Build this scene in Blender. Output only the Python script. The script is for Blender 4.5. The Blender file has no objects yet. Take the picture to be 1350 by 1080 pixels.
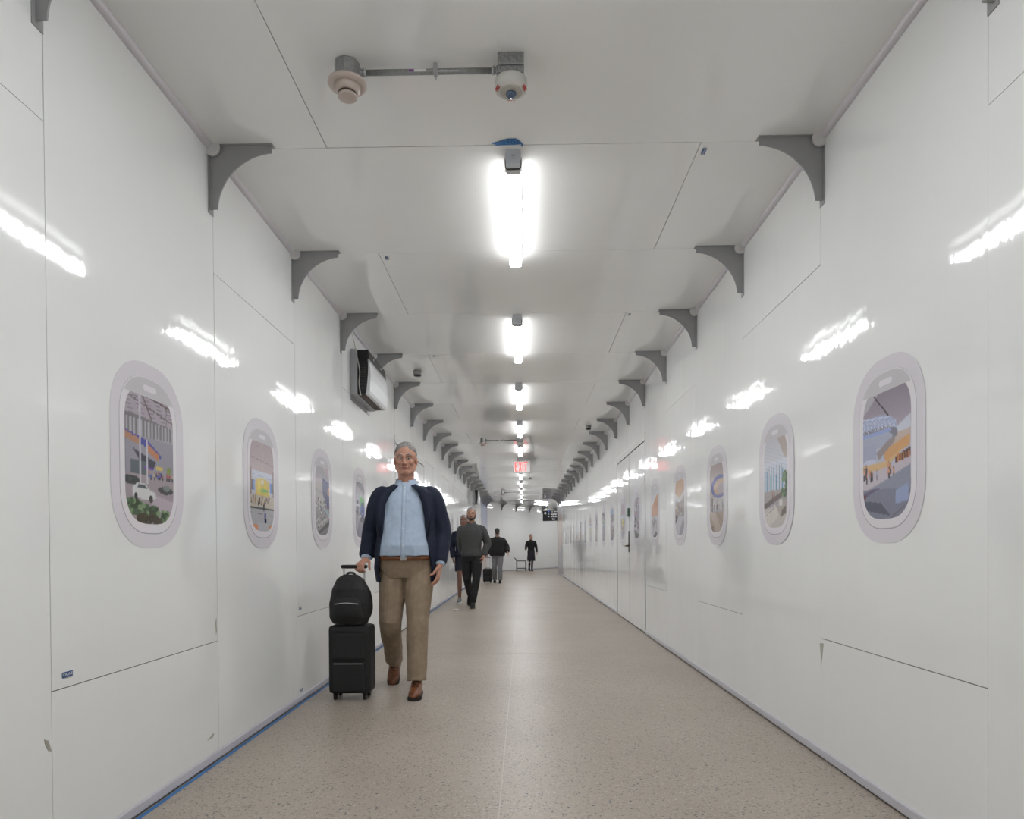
import bpy, bmesh, math, random
import numpy as np
from mathutils import Vector, Matrix, noise
C = bpy.context.scene.collection
PI = math.pi
rnd = random.Random(7)

# ---------------------------------------------------------------- dimensions (metres)
P = 1.22                       # panel width
def S(n): return 2.208 + P * n
XL, XR, H = -1.565, 1.505, 3.107
J1, J2 = 0.607, 2.485          # heights of the two horizontal panel joints
YB = S(-8)                     # wall behind the camera
YCL, YCR = 30.0, 29.12         # where the left / right wall bends to the right
BD = Vector((0.529, 0.849, 0)).normalized()   # direction of the corridor after the bend

# ---------------------------------------------------------------- materials
def mat(name, col, rough=0.5, metal=0.0, spec=0.5, emit=None, estr=0, coat=0):
    m = bpy.data.materials.new(name); m.use_nodes = True
    b = m.node_tree.nodes['Principled BSDF']
    b.inputs['Base Color'].default_value = (*col, 1)
    b.inputs['Roughness'].default_value = rough
    b.inputs['Metallic'].default_value = metal
    b.inputs['Specular IOR Level'].default_value = spec
    b.inputs['Coat Weight'].default_value = coat
    b.inputs['Coat Roughness'].default_value = 0.08
    if emit:
        b.inputs['Emission Color'].default_value = (*emit, 1)
        b.inputs['Emission Strength'].default_value = estr
    return m
def nodes(m): return m.node_tree.nodes, m.node_tree.links, m.node_tree.nodes['Principled BSDF']
def add_noise(m, c1, c2, scale=20, detail=4, bump=0.0, stretch=(1, 1, 1), coord='Object', bscale=None):
    n, l, b = nodes(m)
    tc = n.new('ShaderNodeTexCoord'); mp = n.new('ShaderNodeMapping')
    mp.inputs['Scale'].default_value = stretch
    l.new(tc.outputs[coord], mp.inputs['Vector'])
    nz = n.new('ShaderNodeTexNoise'); nz.inputs['Scale'].default_value = scale; nz.inputs['Detail'].default_value = detail
    l.new(mp.outputs[0], nz.inputs['Vector'])
    r = n.new('ShaderNodeValToRGB')
    r.color_ramp.elements[0].position = 0.35; r.color_ramp.elements[1].position = 0.65
    r.color_ramp.elements[0].color = (*c1, 1); r.color_ramp.elements[1].color = (*c2, 1)
    l.new(nz.outputs['Fac'], r.inputs[0]); l.new(r.outputs[0], b.inputs['Base Color'])
    if bump:
        bp = n.new('ShaderNodeBump'); bp.inputs['Strength'].default_value = bump; bp.inputs['Distance'].default_value = 0.01
        l.new(nz.outputs['Fac'], bp.inputs['Height']); l.new(bp.outputs[0], b.inputs['Normal'])
    return m

def panel_material(name, col, rough, spec, bumpd):
    m = mat(name, col, rough, 0, spec)
    m.node_tree.nodes['Principled BSDF'].inputs['IOR'].default_value = 1.58
    n, l, b = nodes(m)
    tc = n.new('ShaderNodeTexCoord')
    mp = n.new('ShaderNodeMapping'); mp.inputs['Scale'].default_value = (1, 9, 0.5)
    l.new(tc.outputs['Object'], mp.inputs['Vector'])
    a = n.new('ShaderNodeTexNoise'); a.inputs['Scale'].default_value = 1.6; a.inputs['Detail'].default_value = 2
    l.new(mp.outputs[0], a.inputs['Vector'])
    c = n.new('ShaderNodeTexNoise'); c.inputs['Scale'].default_value = 2.4; c.inputs['Detail'].default_value = 1
    l.new(tc.outputs['Object'], c.inputs['Vector'])
    b1 = n.new('ShaderNodeBump'); b1.inputs['Strength'].default_value = 1; b1.inputs['Distance'].default_value = bumpd * 0.28
    b2 = n.new('ShaderNodeBump'); b2.inputs['Strength'].default_value = 1; b2.inputs['Distance'].default_value = bumpd * 1.5
    l.new(a.outputs['Fac'], b1.inputs['Height']); l.new(c.outputs['Fac'], b2.inputs['Height'])
    l.new(b1.outputs[0], b2.inputs['Normal']); l.new(b2.outputs[0], b.inputs['Normal'])
    # faint grime
    d = n.new('ShaderNodeTexNoise'); d.inputs['Scale'].default_value = 1.3; d.inputs['Detail'].default_value = 5
    l.new(tc.outputs['Object'], d.inputs['Vector'])
    r = n.new('ShaderNodeValToRGB')
    r.color_ramp.elements[0].position = 0.3; r.color_ramp.elements[1].position = 0.7
    r.color_ramp.elements[0].color = (col[0] * .965, col[1] * .965, col[2] * .96, 1); r.color_ramp.elements[1].color = (*col, 1)
    l.new(d.outputs['Fac'], r.inputs[0]); l.new(r.outputs[0], b.inputs['Base Color'])
    return m

M = {}
M['wall'] = panel_material('wall_panel', (0.885, 0.895, 0.89), 0.045, 0.5, 0.0022)
M['ceil'] = panel_material('ceiling_panel', (0.93, 0.928, 0.912), 0.02, 0.5, 0.0002)
M['gap'] = mat('joint_gap', (0.06, 0.055, 0.05), 0.9)
M['base'] = mat('base_channel', (0.56, 0.55, 0.60), 0.35, 0.0)
M['tape'] = add_noise(mat('blue_tape', (0.05, 0.2, 0.5), 0.55), (0.045, 0.17, 0.42), (0.06, 0.24, 0.55), 12)
M['bracket'] = add_noise(mat('bracket_grey', (0.34, 0.34, 0.345), 0.5), (0.325, 0.325, 0.33), (0.355, 0.355, 0.36), 6)
M['trim'] = mat('corner_trim', (0.66, 0.63, 0.66), 0.3)
M['cap'] = mat('trim_cap', (0.72, 0.71, 0.70), 0.25)
M['lens'] = mat('lamp_lens', (0.9, 0.9, 0.9), 0.4, emit=(0.97, 0.985, 1.0), estr=12)
M['lens2'] = mat('lamp_lens_bottom', (0.9, 0.9, 0.9), 0.4, emit=(0.97, 0.985, 1.0), estr=61)
M['lampgrey'] = mat('lamp_end_grey', (0.70, 0.73, 0.78), 0.45)
M['lampgrey2'] = mat('lamp_body_grey', (0.55, 0.53, 0.54), 0.5)
M['black'] = mat('black_plastic', (0.012, 0.012, 0.013), 0.4)
M['galv'] = add_noise(mat('galvanised_steel', (0.3, 0.31, 0.31), 0.42, 0.45), (0.27, 0.275, 0.275), (0.34, 0.345, 0.34), 90)
M['steel'] = mat('bright_steel', (0.5, 0.51, 0.52), 0.28, 0.9)
M['beige'] = mat('detector_beige', (0.56, 0.47, 0.42), 0.35)
M['cream'] = mat('strobe_cream', (0.62, 0.61, 0.57), 0.4)
M['slot'] = mat('shadow_slot', (0.10, 0.07, 0.06), 0.7)
M['redink'] = mat('red_ink', (0.55, 0.06, 0.05), 0.5)
M['strobe'] = mat('strobe_lens', (0.10, 0.14, 0.22), 0.1, 0.3)
M['gboxgrey'] = mat('heater_grey', (0.40, 0.40, 0.42), 0.4, 0.3)
M['boxwhite'] = mat('heater_white', (0.72, 0.73, 0.75), 0.25)
M['cable'] = mat('cable_white', (0.55, 0.53, 0.49), 0.5)
M['lav'] = mat('decal_surround', (0.72, 0.69, 0.735), 0.12)
M['lav2'] = mat('decal_frame', (0.78, 0.75, 0.79), 0.12)
M['lav3'] = mat('decal_line', (0.40, 0.39, 0.43), 0.2)
M['blind'] = mat('decal_blind', (0.60, 0.58, 0.61), 0.12)
M['exitred'] = mat('exit_red', (0.8, 0.03, 0.02), 0.4, emit=(1.0, 0.05, 0.03), estr=1.3)
M['exitface'] = mat('exit_face', (0.62, 0.62, 0.64), 0.3, emit=(1.0, 0.5, 0.45), estr=0.03)
M['exitbody'] = mat('exit_body', (0.5, 0.5, 0.5), 0.4)
M['signblack'] = mat('sign_black', (0.012, 0.013, 0.015), 0.3)
M['signwhite'] = mat('sign_white', (0.8, 0.8, 0.8), 0.4, emit=(1, 1, 1), estr=0.3)
M['signblue'] = mat('sign_blue', (0.05, 0.15, 0.6), 0.4, emit=(0.1, 0.25, 1), estr=0.4)
M['doorpaint'] = panel_material('door_panel', (0.875, 0.885, 0.88), 0.045, 0.5, 0.0022)
M['doorframe'] = mat('door_frame_metal', (0.42, 0.42, 0.42), 0.35, 0.5)
M['bronze'] = mat('handle_bronze', (0.22, 0.17, 0.11), 0.35, 0.8)
M['green'] = mat('green_plastic', (0.05, 0.10, 0.07), 0.4)
M['stickerblue'] = mat('sticker_blue', (0.02, 0.09, 0.27), 0.4)
M['white'] = mat('plain_white', (0.75, 0.75, 0.74), 0.5)
M['scuff'] = mat('scuff', (0.42, 0.40, 0.35), 0.6)

# floor terrazzo
def terrazzo():
    m = mat('terrazzo', (0.5, 0.47, 0.42), 0.24, 0, 0.32)
    n, l, b = nodes(m)
    tc = n.new('ShaderNodeTexCoord')
    base = n.new('ShaderNodeTexNoise'); base.inputs['Scale'].default_value = 1.1; base.inputs['Detail'].default_value = 6
    l.new(tc.outputs['Object'], base.inputs['Vector'])
    cr = n.new('ShaderNodeValToRGB')
    cr.color_ramp.elements[0].position = 0.3; cr.color_ramp.elements[1].position = 0.72
    cr.color_ramp.elements[0].color = (0.355, 0.303, 0.252, 1); cr.color_ramp.elements[1].color = (0.42, 0.365, 0.308, 1)
    l.new(base.outputs['Fac'], cr.inputs[0])
    prev = cr.outputs[0]
    # (voronoi scale, share of cells that are chips, chip radius, colours)
    for scale, share, rad, cols in ((150, 0.42, 0.36, [(0.48, 0.44, 0.39), (0.26, 0.22, 0.18), (0.50, 0.46, 0.41)]),
                                    (88, 0.26, 0.40, [(0.19, 0.17, 0.15), (0.50, 0.46, 0.41), (0.27, 0.22, 0.17)]),
                                    (62, 0.20, 0.31, [(0.10, 0.13, 0.15), (0.13, 0.13, 0.12), (0.20, 0.17, 0.14), (0.05, 0.07, 0.10)])):
        v = n.new('ShaderNodeTexVoronoi'); v.inputs['Scale'].default_value = scale
        mp = n.new('ShaderNodeMapping'); mp.inputs['Rotation'].default_value = (0, 0, scale * 0.37)
        l.new(tc.outputs['Object'], mp.inputs['Vector'])
        wob = n.new('ShaderNodeTexNoise'); wob.inputs['Scale'].default_value = scale * 2.0; wob.inputs['Detail'].default_value = 1
        l.new(mp.outputs[0], wob.inputs['Vector'])
        mx = n.new('ShaderNodeVectorMath'); mx.operation = 'SCALE'; mx.inputs['Scale'].default_value = 1.0 / scale
        l.new(wob.outputs['Color'], mx.inputs[0])
        ad = n.new('ShaderNodeVectorMath'); ad.operation = 'ADD'
        l.new(mp.outputs[0], ad.inputs[0]); l.new(mx.outputs[0], ad.inputs[1])
        l.new(ad.outputs[0], v.inputs['Vector'])
        sep = n.new('ShaderNodeSeparateColor'); l.new(v.outputs['Color'], sep.inputs[0])
        lt = n.new('ShaderNodeMath'); lt.operation = 'LESS_THAN'; lt.inputs[1].default_value = share
        l.new(sep.outputs[0], lt.inputs[0])
        ls = n.new('ShaderNodeMath'); ls.operation = 'LESS_THAN'; ls.inputs[1].default_value = rad
        l.new(v.outputs['Distance'], ls.inputs[0])
        mu = n.new('ShaderNodeMath'); mu.operation = 'MULTIPLY'; l.new(lt.outputs[0], mu.inputs[0]); l.new(ls.outputs[0], mu.inputs[1])
        ramp = n.new('ShaderNodeValToRGB'); ramp.color_ramp.interpolation = 'CONSTANT'
        e = ramp.color_ramp.elements
        e[0].position = 0; e[0].color = (*cols[0], 1); e[1].position = 1 / len(cols); e[1].color = (*cols[1], 1)
        for k in range(2, len(cols)):
            q = e.new(k / len(cols)); q.color = (*cols[k], 1)
        l.new(sep.outputs[1], ramp.inputs[0])
        mixn = n.new('ShaderNodeMix'); mixn.data_type = 'RGBA'
        l.new(mu.outputs[0], mixn.inputs['Factor']); l.new(prev, mixn.inputs['A']); l.new(ramp.outputs[0], mixn.inputs['B'])
        prev = mixn.outputs['Result']
    l.new(prev, b.inputs['Base Color'])
    rn = n.new('ShaderNodeTexNoise'); rn.inputs['Scale'].default_value = 0.9; rn.inputs['Detail'].default_value = 4
    l.new(tc.outputs['Object'], rn.inputs['Vector'])
    mr = n.new('ShaderNodeMapRange'); mr.inputs['To Min'].default_value = 0.33; mr.inputs['To Max'].default_value = 0.45
    l.new(rn.outputs['Fac'], mr.inputs['Value']); l.new(mr.outputs[0], b.inputs['Roughness'])
    return m
M['terrazzo'] = terrazzo()
M['joint'] = mat('terrazzo_strip', (0.46, 0.41, 0.36), 0.4)
M['joint2'] = mat('terrazzo_strip_dark', (0.36, 0.33, 0.30), 0.4)

def vcol_material(name, rough):
    m = mat(name, (1, 1, 1), rough)
    n, l, b = nodes(m)
    a = n.new('ShaderNodeVertexColor'); a.layer_name = 'Col'
    l.new(a.outputs['Color'], b.inputs['Base Color'])
    return m
M['print'] = vcol_material('printed_picture', 0.15)

def mural_material(name, stops):
    """printed vinyl: a vertical run of colours over the height of the wall with soft blotches"""
    m = mat(name, (1, 1, 1), 0.2)
    n, l, b = nodes(m)
    tc = n.new('ShaderNodeTexCoord'); sx = n.new('ShaderNodeSeparateXYZ'); l.new(tc.outputs['Object'], sx.inputs[0])
    nz = n.new('ShaderNodeTexNoise'); nz.inputs['Scale'].default_value = 1.4; nz.inputs['Detail'].default_value = 4
    l.new(tc.outputs['Object'], nz.inputs['Vector'])
    mr = n.new('ShaderNodeMapRange'); mr.inputs['From Max'].default_value = 3.1; l.new(sx.outputs[2], mr.inputs['Value'])
    ma = n.new('ShaderNodeMath'); ma.operation = 'MULTIPLY_ADD'; ma.inputs[1].default_value = 0.35
    l.new(nz.outputs['Fac'], ma.inputs[0])
    sb = n.new('ShaderNodeMath'); sb.operation = 'SUBTRACT'; sb.inputs[1].default_value = 0.17
    l.new(mr.outputs[0], sb.inputs[0]); l.new(sb.outputs[0], ma.inputs[2])
    r = n.new('ShaderNodeValToRGB'); e = r.color_ramp.elements
    e[0].position = stops[0][0]; e[0].color = (*stops[0][1], 1); e[1].position = stops[-1][0]; e[1].color = (*stops[-1][1], 1)
    for p, c in stops[1:-1]:
        q = e.new(p); q.color = (*c, 1)
    l.new(ma.outputs[0], r.inputs[0]); l.new(r.outputs[0], b.inputs['Base Color'])
    return m
M['muralL'] = mural_material('mural_blue', [(0, (0.55, 0.45, 0.44)), (0.3, (0.60, 0.47, 0.45)), (0.5, (0.42, 0.42, 0.52)), (0.75, (0.30, 0.34, 0.50)), (1, (0.30, 0.34, 0.50))])
M['muralR'] = mural_material('mural_tan', [(0, (0.40, 0.38, 0.42)), (0.28, (0.36, 0.34, 0.38)), (0.42, (0.55, 0.40, 0.34)), (0.7, (0.60, 0.47, 0.42)), (0.85, (0.62, 0.62, 0.68)), (1, (0.62, 0.62, 0.68))])

# ---------------------------------------------------------------- mesh helpers
def link(name, me, parent=None):
    o = bpy.data.objects.new(name, me); C.objects.link(o)
    if parent: o.parent = parent
    return o
def obj(name, bm, m, parent=None, smooth=False):
    me = bpy.data.meshes.new(name)
    bmesh.ops.recalc_face_normals(bm, faces=bm.faces[:])
    bm.to_mesh(me); bm.free()
    for x in (m if isinstance(m, (list, tuple)) else [m]): me.materials.append(x)
    if smooth:
        for p in me.polygons: p.use_smooth = True
    return link(name, me, parent)
def tag(o, label, cat, group=None):
    o['label'] = label; o['category'] = cat
    if group: o['group'] = group
    return o
def thing(name, label, cat, loc=(0, 0, 0), rotz=0, group=None):
    o = bpy.data.objects.new(name, None); C.objects.link(o); o.empty_display_size = 0.1
    o.location = loc; o.rotation_euler = (0, 0, rotz)
    return tag(o, label, cat, group)
def struct(o): o['kind'] = 'structure'; return o
def dup(root, label=None):
    def cp(o, par):
        c = o.copy(); C.objects.link(c); c.parent = par
        for ch in o.children: cp(ch, c)
        return c
    r = cp(root, None)
    if label: r['label'] = label
    return r
def nb(): return bmesh.new()
def box(bm, x0, x1, y0, y1, z0, z1, mi=0, bevel=0, rot=None):
    vs = [bm.verts.new((x, y, z)) for x in (x0, x1) for y in (y0, y1) for z in (z0, z1)]
    if rot:
        for v in vs: v.co = rot @ v.co
    fs = []
    for f in ((0, 1, 3, 2), (4, 6, 7, 5), (0, 4, 5, 1), (2, 3, 7, 6), (0, 2, 6, 4), (1, 5, 7, 3)):
        q = bm.faces.new([vs[i] for i in f]); q.material_index = mi; fs.append(q)
    if bevel:
        es = list({e for f in fs for e in f.edges})
        bmesh.ops.bevel(bm, geom=es, offset=bevel, segments=2, affect='EDGES', profile=0.6)
    return bm
def prism(bm, pts, axis, a, b, mi=0):
    """pts: 2D outline; axis: extrusion axis"""
    def mk(p, t):
        if axis == 'x': return (t, p[0], p[1])
        if axis == 'y': return (p[0], t, p[1])
        return (p[0], p[1], t)
    v0 = [bm.verts.new(mk(p, a)) for p in pts]; v1 = [bm.verts.new(mk(p, b)) for p in pts]
    n = len(pts)
    f = bm.faces.new(v0); f.material_index = mi
    f = bm.faces.new(v1[::-1]); f.material_index = mi
    for i in range(n):
        f = bm.faces.new((v0[i], v1[i], v1[(i + 1) % n], v0[(i + 1) % n])); f.material_index = mi
    return bm
def lathe(bm, prof, n=32, c=(0, 0, 0), mi=0):
    """prof: (r, z) points from top to bottom"""
    c = Vector(c); rings = []
    for r, z in prof:
        if r < 1e-6: rings.append([bm.verts.new(c + Vector((0, 0, z)))])
        else: rings.append([bm.verts.new(c + Vector((r * math.cos(2 * PI * k / n), r * math.sin(2 * PI * k / n), z))) for k in range(n)])
    for a, b in zip(rings, rings[1:]):
        for k in range(n):
            k2 = (k + 1) % n
            if len(a) == 1 and len(b) == 1: continue
            if len(a) == 1: f = bm.faces.new((a[0], b[k], b[k2]))
            elif len(b) == 1: f = bm.faces.new((a[k], b[0], a[k2]))
            else: f = bm.faces.new((a[k], b[k], b[k2], a[k2]))
            f.material_index = mi; f.smooth = True
    for r in (rings[0], rings[-1]):
        if len(r) > 1:
            f = bm.faces.new(r); f.material_index = mi
    return bm
def catmull(pts, rads, sub):
    if len(pts) < 3 or sub <= 1: return pts, rads
    P_, R_ = [], []
    n = len(pts)
    for i in range(n - 1):
        p0, p1, p2, p3 = pts[max(i - 1, 0)], pts[i], pts[i + 1], pts[min(i + 2, n - 1)]
        r0, r1, r2, r3 = rads[max(i - 1, 0)], rads[i], rads[i + 1], rads[min(i + 2, n - 1)]
        for k in range(sub):
            t = k / sub
            f = lambda a, b, c, d: 0.5 * ((2 * b) + (c - a) * t + (2 * a - 5 * b + 4 * c - d) * t * t + (3 * b - a - 3 * c + d) * t ** 3)
            P_.append(f(p0, p1, p2, p3)); R_.append((f(r0[0], r1[0], r2[0], r3[0]), f(r0[1], r1[1], r2[1], r3[1])))
    P_.append(pts[-1]); R_.append(rads[-1])
    return P_, R_
def limb(bm, pts, rads, n=16, ref=(1, 0, 0), sub=4, cap=True, mi=0):
    """tapered tube through pts; rads: r or (r along ref, r across)"""
    pts = [Vector(p) for p in pts]
    rads = [(r, r) if not isinstance(r, tuple) else r for r in rads]
    pts, rads = catmull(pts, rads, sub)
    ref = Vector(ref)
    rings = []
    N = len(pts)
    T = [(pts[min(i + 1, N - 1)] - pts[max(i - 1, 0)]).normalized() for i in range(N)]
    seq = list(zip(pts, rads, T))
    if cap:
        def ends(p, r, t, s):
            m_ = min(r)
            return [(p + t * s * m_ * k, (r[0] * math.sqrt(1 - k * k), r[1] * math.sqrt(1 - k * k)), t) for k in (0.95, 0.8, 0.5)]
        a = ends(pts[0], rads[0], T[0], -1); b = ends(pts[-1], rads[-1], T[-1], 1)
        seq = a + seq + b[::-1]
    for p, r, t in seq:
        u = ref - t * ref.dot(t)
        if u.length < 1e-3: u = Vector((0, 1, 0)) - t * t.y
        u.normalize(); v = t.cross(u)
        rings.append([bm.verts.new(p + u * r[0] * math.cos(2 * PI * k / n) + v * r[1] * math.sin(2 * PI * k / n)) for k in range(n)])
    for a, b in zip(rings, rings[1:]):
        for k in range(n):
            f = bm.faces.new((a[k], b[k], b[(k + 1) % n], a[(k + 1) % n])); f.material_index = mi; f.smooth = True
    f = bm.faces.new(rings[0]); f.material_index = mi
    f = bm.faces.new(rings[-1][::-1]); f.material_index = mi
    return bm
def ellip(bm, c, r, rot=None, n=20, mi=0):
    c = Vector(c); m_ = bmesh.ops.create_uvsphere(bm, u_segments=n, v_segments=n // 2 + 2, radius=1)
    for v in m_['verts']:
        q = Vector((v.co.x * r[0], v.co.y * r[1], v.co.z * r[2]))
        if rot: q = rot @ q
        v.co = q + c
    for v in m_['verts']:
        for f in v.link_faces: f.material_index = mi; f.smooth = True
    return bm
def rings_loft(bm, rings, n=32, e=2.3, mi=0):
    """rings: (cx, cy, z, rx, ry)"""
    R = []
    for cx, cy, z, rx, ry in rings:
        row = []
        for k in range(n):
            a = 2 * PI * k / n; ca, sa = math.cos(a), math.sin(a)
            row.append(bm.verts.new((cx + rx * math.copysign(abs(ca) ** (2 / e), ca), cy + ry * math.copysign(abs(sa) ** (2 / e), sa), z)))
        R.append(row)
    for a, b in zip(R, R[1:]):
        for k in range(n):
            f = bm.faces.new((a[k], a[(k + 1) % n], b[(k + 1) % n], b[k])); f.material_index = mi; f.smooth = True
    bm.faces.new(R[0][::-1]).material_index = mi; bm.faces.new(R[-1]).material_index = mi
    return bm
def text_mesh(name, s, size, m, parent, M4, depth=0.0005, align='CENTER', bold=0):
    cu = bpy.data.curves.new(name, 'FONT'); cu.body = s; cu.size = size; cu.extrude = depth
    cu.align_x = align; cu.align_y = 'CENTER'; cu.offset = bold
    t = bpy.data.objects.new(name, cu); C.objects.link(t)
    bpy.context.view_layer.update()
    me = bpy.data.meshes.new_from_object(t.evaluated_get(bpy.context.evaluated_depsgraph_get()))
    bpy.data.objects.remove(t); bpy.data.curves.remove(cu)
    me.materials.clear(); me.materials.append(m)
    me.transform(M4)
    return link(name, me, parent)
def remeshed(name, bm, m, parent, voxel, smooth=3, disp=None):
    me = bpy.data.meshes.new(name); bmesh.ops.recalc_face_normals(bm, faces=bm.faces[:]); bm.to_mesh(me); bm.free()
    t = bpy.data.objects.new(name, me); C.objects.link(t)
    r = t.modifiers.new('r', 'REMESH'); r.mode = 'VOXEL'; r.voxel_size = voxel
    s = t.modifiers.new('s', 'SMOOTH'); s.iterations = smooth; s.factor = 0.5
    bpy.context.view_layer.update()
    me2 = bpy.data.meshes.new_from_object(t.evaluated_get(bpy.context.evaluated_depsgraph_get()))
    bpy.data.objects.remove(t); bpy.data.meshes.remove(me)
    if disp:
        amp, sc = disp
        nr = [v.normal.copy() for v in me2.vertices]
        for v, q in zip(me2.vertices, nr):
            c = v.co
            v.co = c + q * amp * (noise.noise(Vector((c.x * sc[0], c.y * sc[1], c.z * sc[2]))) + 0.5 * noise.noise(Vector((c.x * sc[0] * 2.3, c.y * sc[1] * 2.3, c.z * sc[2] * 2.3 + 9))))
    for p in me2.polygons: p.use_smooth = True
    me2.materials.clear(); me2.materials.append(m); me2.name = name
    return link(name, me2, parent)

# ---------------------------------------------------------------- walls, floor, ceiling
def panel(bm, origin, u, v, nrm, w, h, tilt=(0, 0), seg=(8, 12)):
    """a slightly bowed glossy sheet: origin corner, unit vectors u, v, normal nrm (into the room)"""
    ph = rnd.random() * 6
    g = 0.0017
    rows = []
    for j in range(seg[1] + 1):
        row = []
        for i in range(seg[0] + 1):
            a, b = i / seg[0], j / seg[1]
            d = tilt[0] * (a - .5) * w + tilt[1] * (b - .5) * h
            edge = (a * (1 - a) * 4) * (b * (1 - b) * 4)
            d += edge * 0.0008 * math.sin(3.1 * a + 2.3 * b * h + ph)
            row.append(bm.verts.new(origin + u * (g + a * (w - 2 * g)) + v * (g + b * (h - 2 * g)) + nrm * d))
        rows.append(row)
    for j in range(seg[1]):
        for i in range(seg[0]):
            f = bm.faces.new((rows[j][i], rows[j][i + 1], rows[j + 1][i + 1], rows[j + 1][i])); f.smooth = True; f.material_index = 0
    # skirt
    loop = [rows[0][i] for i in range(seg[0] + 1)] + [rows[j][-1] for j in range(1, seg[1] + 1)] + [rows[-1][i] for i in range(seg[0] - 1, -1, -1)] + [rows[j][0] for j in range(seg[1] - 1, 0, -1)]
    back = [bm.verts.new(x.co - nrm * 0.010) for x in loop]
    loop = [bm.verts.new(x.co) for x in loop]
    for k in range(len(loop)):
        f = bm.faces.new((loop[k], back[k], back[(k + 1) % len(loop)], loop[(k + 1) % len(loop)])); f.material_index = 0
    return bm
def backing(bm, a, b, z0, z1, off):
    """solid core slab of a wall behind its panels; a->b along the wall, off = vector away from the room"""
    vs = []
    for p in (a + off * 0.008, b + off * 0.008, b + off * 0.12, a + off * 0.12):
        vs += [bm.verts.new((p.x, p.y, z0)), bm.verts.new((p.x, p.y, z1))]
    for k in range(4):
        q = (k + 1) % 4
        f = bm.faces.new((vs[2 * k], vs[2 * q], vs[2 * q + 1], vs[2 * k + 1])); f.material_index = 1
    f = bm.faces.new([vs[0], vs[2], vs[4], vs[6]]); f.material_index = 1
    f = bm.faces.new([vs[1], vs[3], vs[5], vs[7]]); f.material_index = 1
Z = Vector((0, 0, 1))
def wall(name, a, b, nrm, n0, doorpanels=(), tilt=0.0014, flip=False, z0=0.045):
    bm = nb()
    a, b, nrm = Vector(a), Vector(b), Vector(nrm)
    L = (b - a).length; u = (b - a).normalized()
    backing(bm, a, b, 0, H, -nrm)
    k = 0
    while k * P < L - 0.02:
        w = min(P, L - k * P); n = n0 + k
        o = a + u * (k * P)
        j = J1 if n % 2 == 0 else J2
        parts = [(z0, j), (j, H)]
        if n in doorpanels: parts = [(2.47, H)]
        for (q0, q1) in parts:
            t = (rnd.uniform(-tilt, tilt), rnd.uniform(-tilt, tilt) * 0.5)
            panel(bm, o + Z * q0, u, Z, nrm, w, q1 - q0, t)
        k += 1

    class _B: pass
    me = bpy.data.meshes.new(name)
    bmesh.ops.recalc_face_normals(bm, faces=bm.faces[:])
    bm.to_mesh(me); bm.free()
    me.materials.append(M['wall']); me.materials.append(M['gap'])
    o = link(name, me); struct(o); return o
wall('wall_left', (XL, YB, 0), (XL, YCL, 0), (1, 0, 0), -8, (5, 6))
wall('wall_right', (XR, YB, 0), (XR, YCR, 0), (-1, 0, 0), -8, (5, 6))
EN = Vector((BD.y, -BD.x, 0))                       # normal of the angled far wall, towards the room
cL, cR = Vector((XL, YCL, 0)), Vector((XR, YCR, 0))
LB = 12.2
wall('wall_far', cL, cL + BD * LB, EN, 0)
wall('wall_far_right', cR, cR + BD * LB, -EN, 0)
wall('wall_end', cL + BD * LB, cR + BD * LB, -BD, 1)
wall('wall_back', (XR, YB, 0), (XL, YB, 0), (0, 1, 0), 1)

# ceiling and floor outlines
def slab(name, m, z0, z1):
    bm = nb()
    e = 0.14
    pts = [(XL - e, YB - e), (XR + e, YB - e), (XR + e, YCR - .05), tuple((cR + BD * (LB + e) - EN * -e)[:2]), tuple((cL + BD * (LB + e) - EN * e)[:2]), (XL - e, YCL + .05)]
    prism(bm, pts, 'z', z0, z1)
    return struct(obj(name, bm, m))
slab('floor', M['terrazzo'], -0.12, 0)
bm = nb()
e = 0.14
prism(bm, [(XL - e, YB - e), (XR + e, YB - e), (XR + e, YCR - .05), tuple((cR + BD * (LB + e) + EN * e)[:2]), tuple((cL + BD * (LB + e) - EN * e)[:2]), (XL - e, YCL + .05)], 'z', H + 0.008, H + 0.12, 1)
AX, BX = -0.979, 0.9105
k = -8
Dn = Vector((0, 0, -1))
while S(k) < YCR - 0.01:
    y0 = S(k); y1 = min(S(k + 1), YCR)
    sp = AX if k % 2 == 0 else BX
    for x0, x1 in ((XL, sp), (sp, XR)):
        panel(bm, Vector((x0, y0, H)), Vector((1, 0, 0)), Vector((0, 1, 0)), Dn, x1 - x0, y1 - y0, (rnd.uniform(-.0010, .0010), rnd.uniform(-.0014, .0014)), (10, 8))
    k += 1
# beyond the bend: wedge and panels along the angled corridor
vs = [bm.verts.new(p) for p in ((XL, YCR + .002, H), (XR, YCR + .002, H), (XL, YCL, H))]
bm.faces.new(vs).material_index = 0
W2 = (cR - cL).dot(EN)
off = (cR - cL).dot(BD)
q0 = cL + Z * H
k = 0
while k * P < LB:
    t0, t1 = k * P, min((k + 1) * P, LB)
    a0 = cL + BD * t0 + Z * H
    panel(bm, a0, EN, BD, Dn, W2, t1 - t0, (rnd.uniform(-.001, .001), 0), (10, 8))
    k += 1
if off < 0:
    pass
vs = [bm.verts.new(p) for p in (cL + Z * H, cR + Z * H, cL + EN * W2 + Z * H)]
bm.faces.new(vs).material_index = 0
me = bpy.data.meshes.new('ceiling'); bmesh.ops.recalc_face_normals(bm, faces=bm.faces[:]); bm.to_mesh(me); bm.free()
me.materials.append(M['ceil']); me.materials.append(M['gap'])
CEIL = struct(link('ceiling', me))

# floor joints
bm = nb(); box(bm, -0.105, -0.100, YB, YCR, 0, 0.0006)
struct(obj('trim_1', bm, M['joint']))
bm = nb()
for y in (-0.4, 6.85, 14.1, 21.4): box(bm, XL + .02, XR - .02, y, y + 0.005, 0, 0.0006)
struct(obj('trim_2', bm, M['joint2']))

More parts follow.
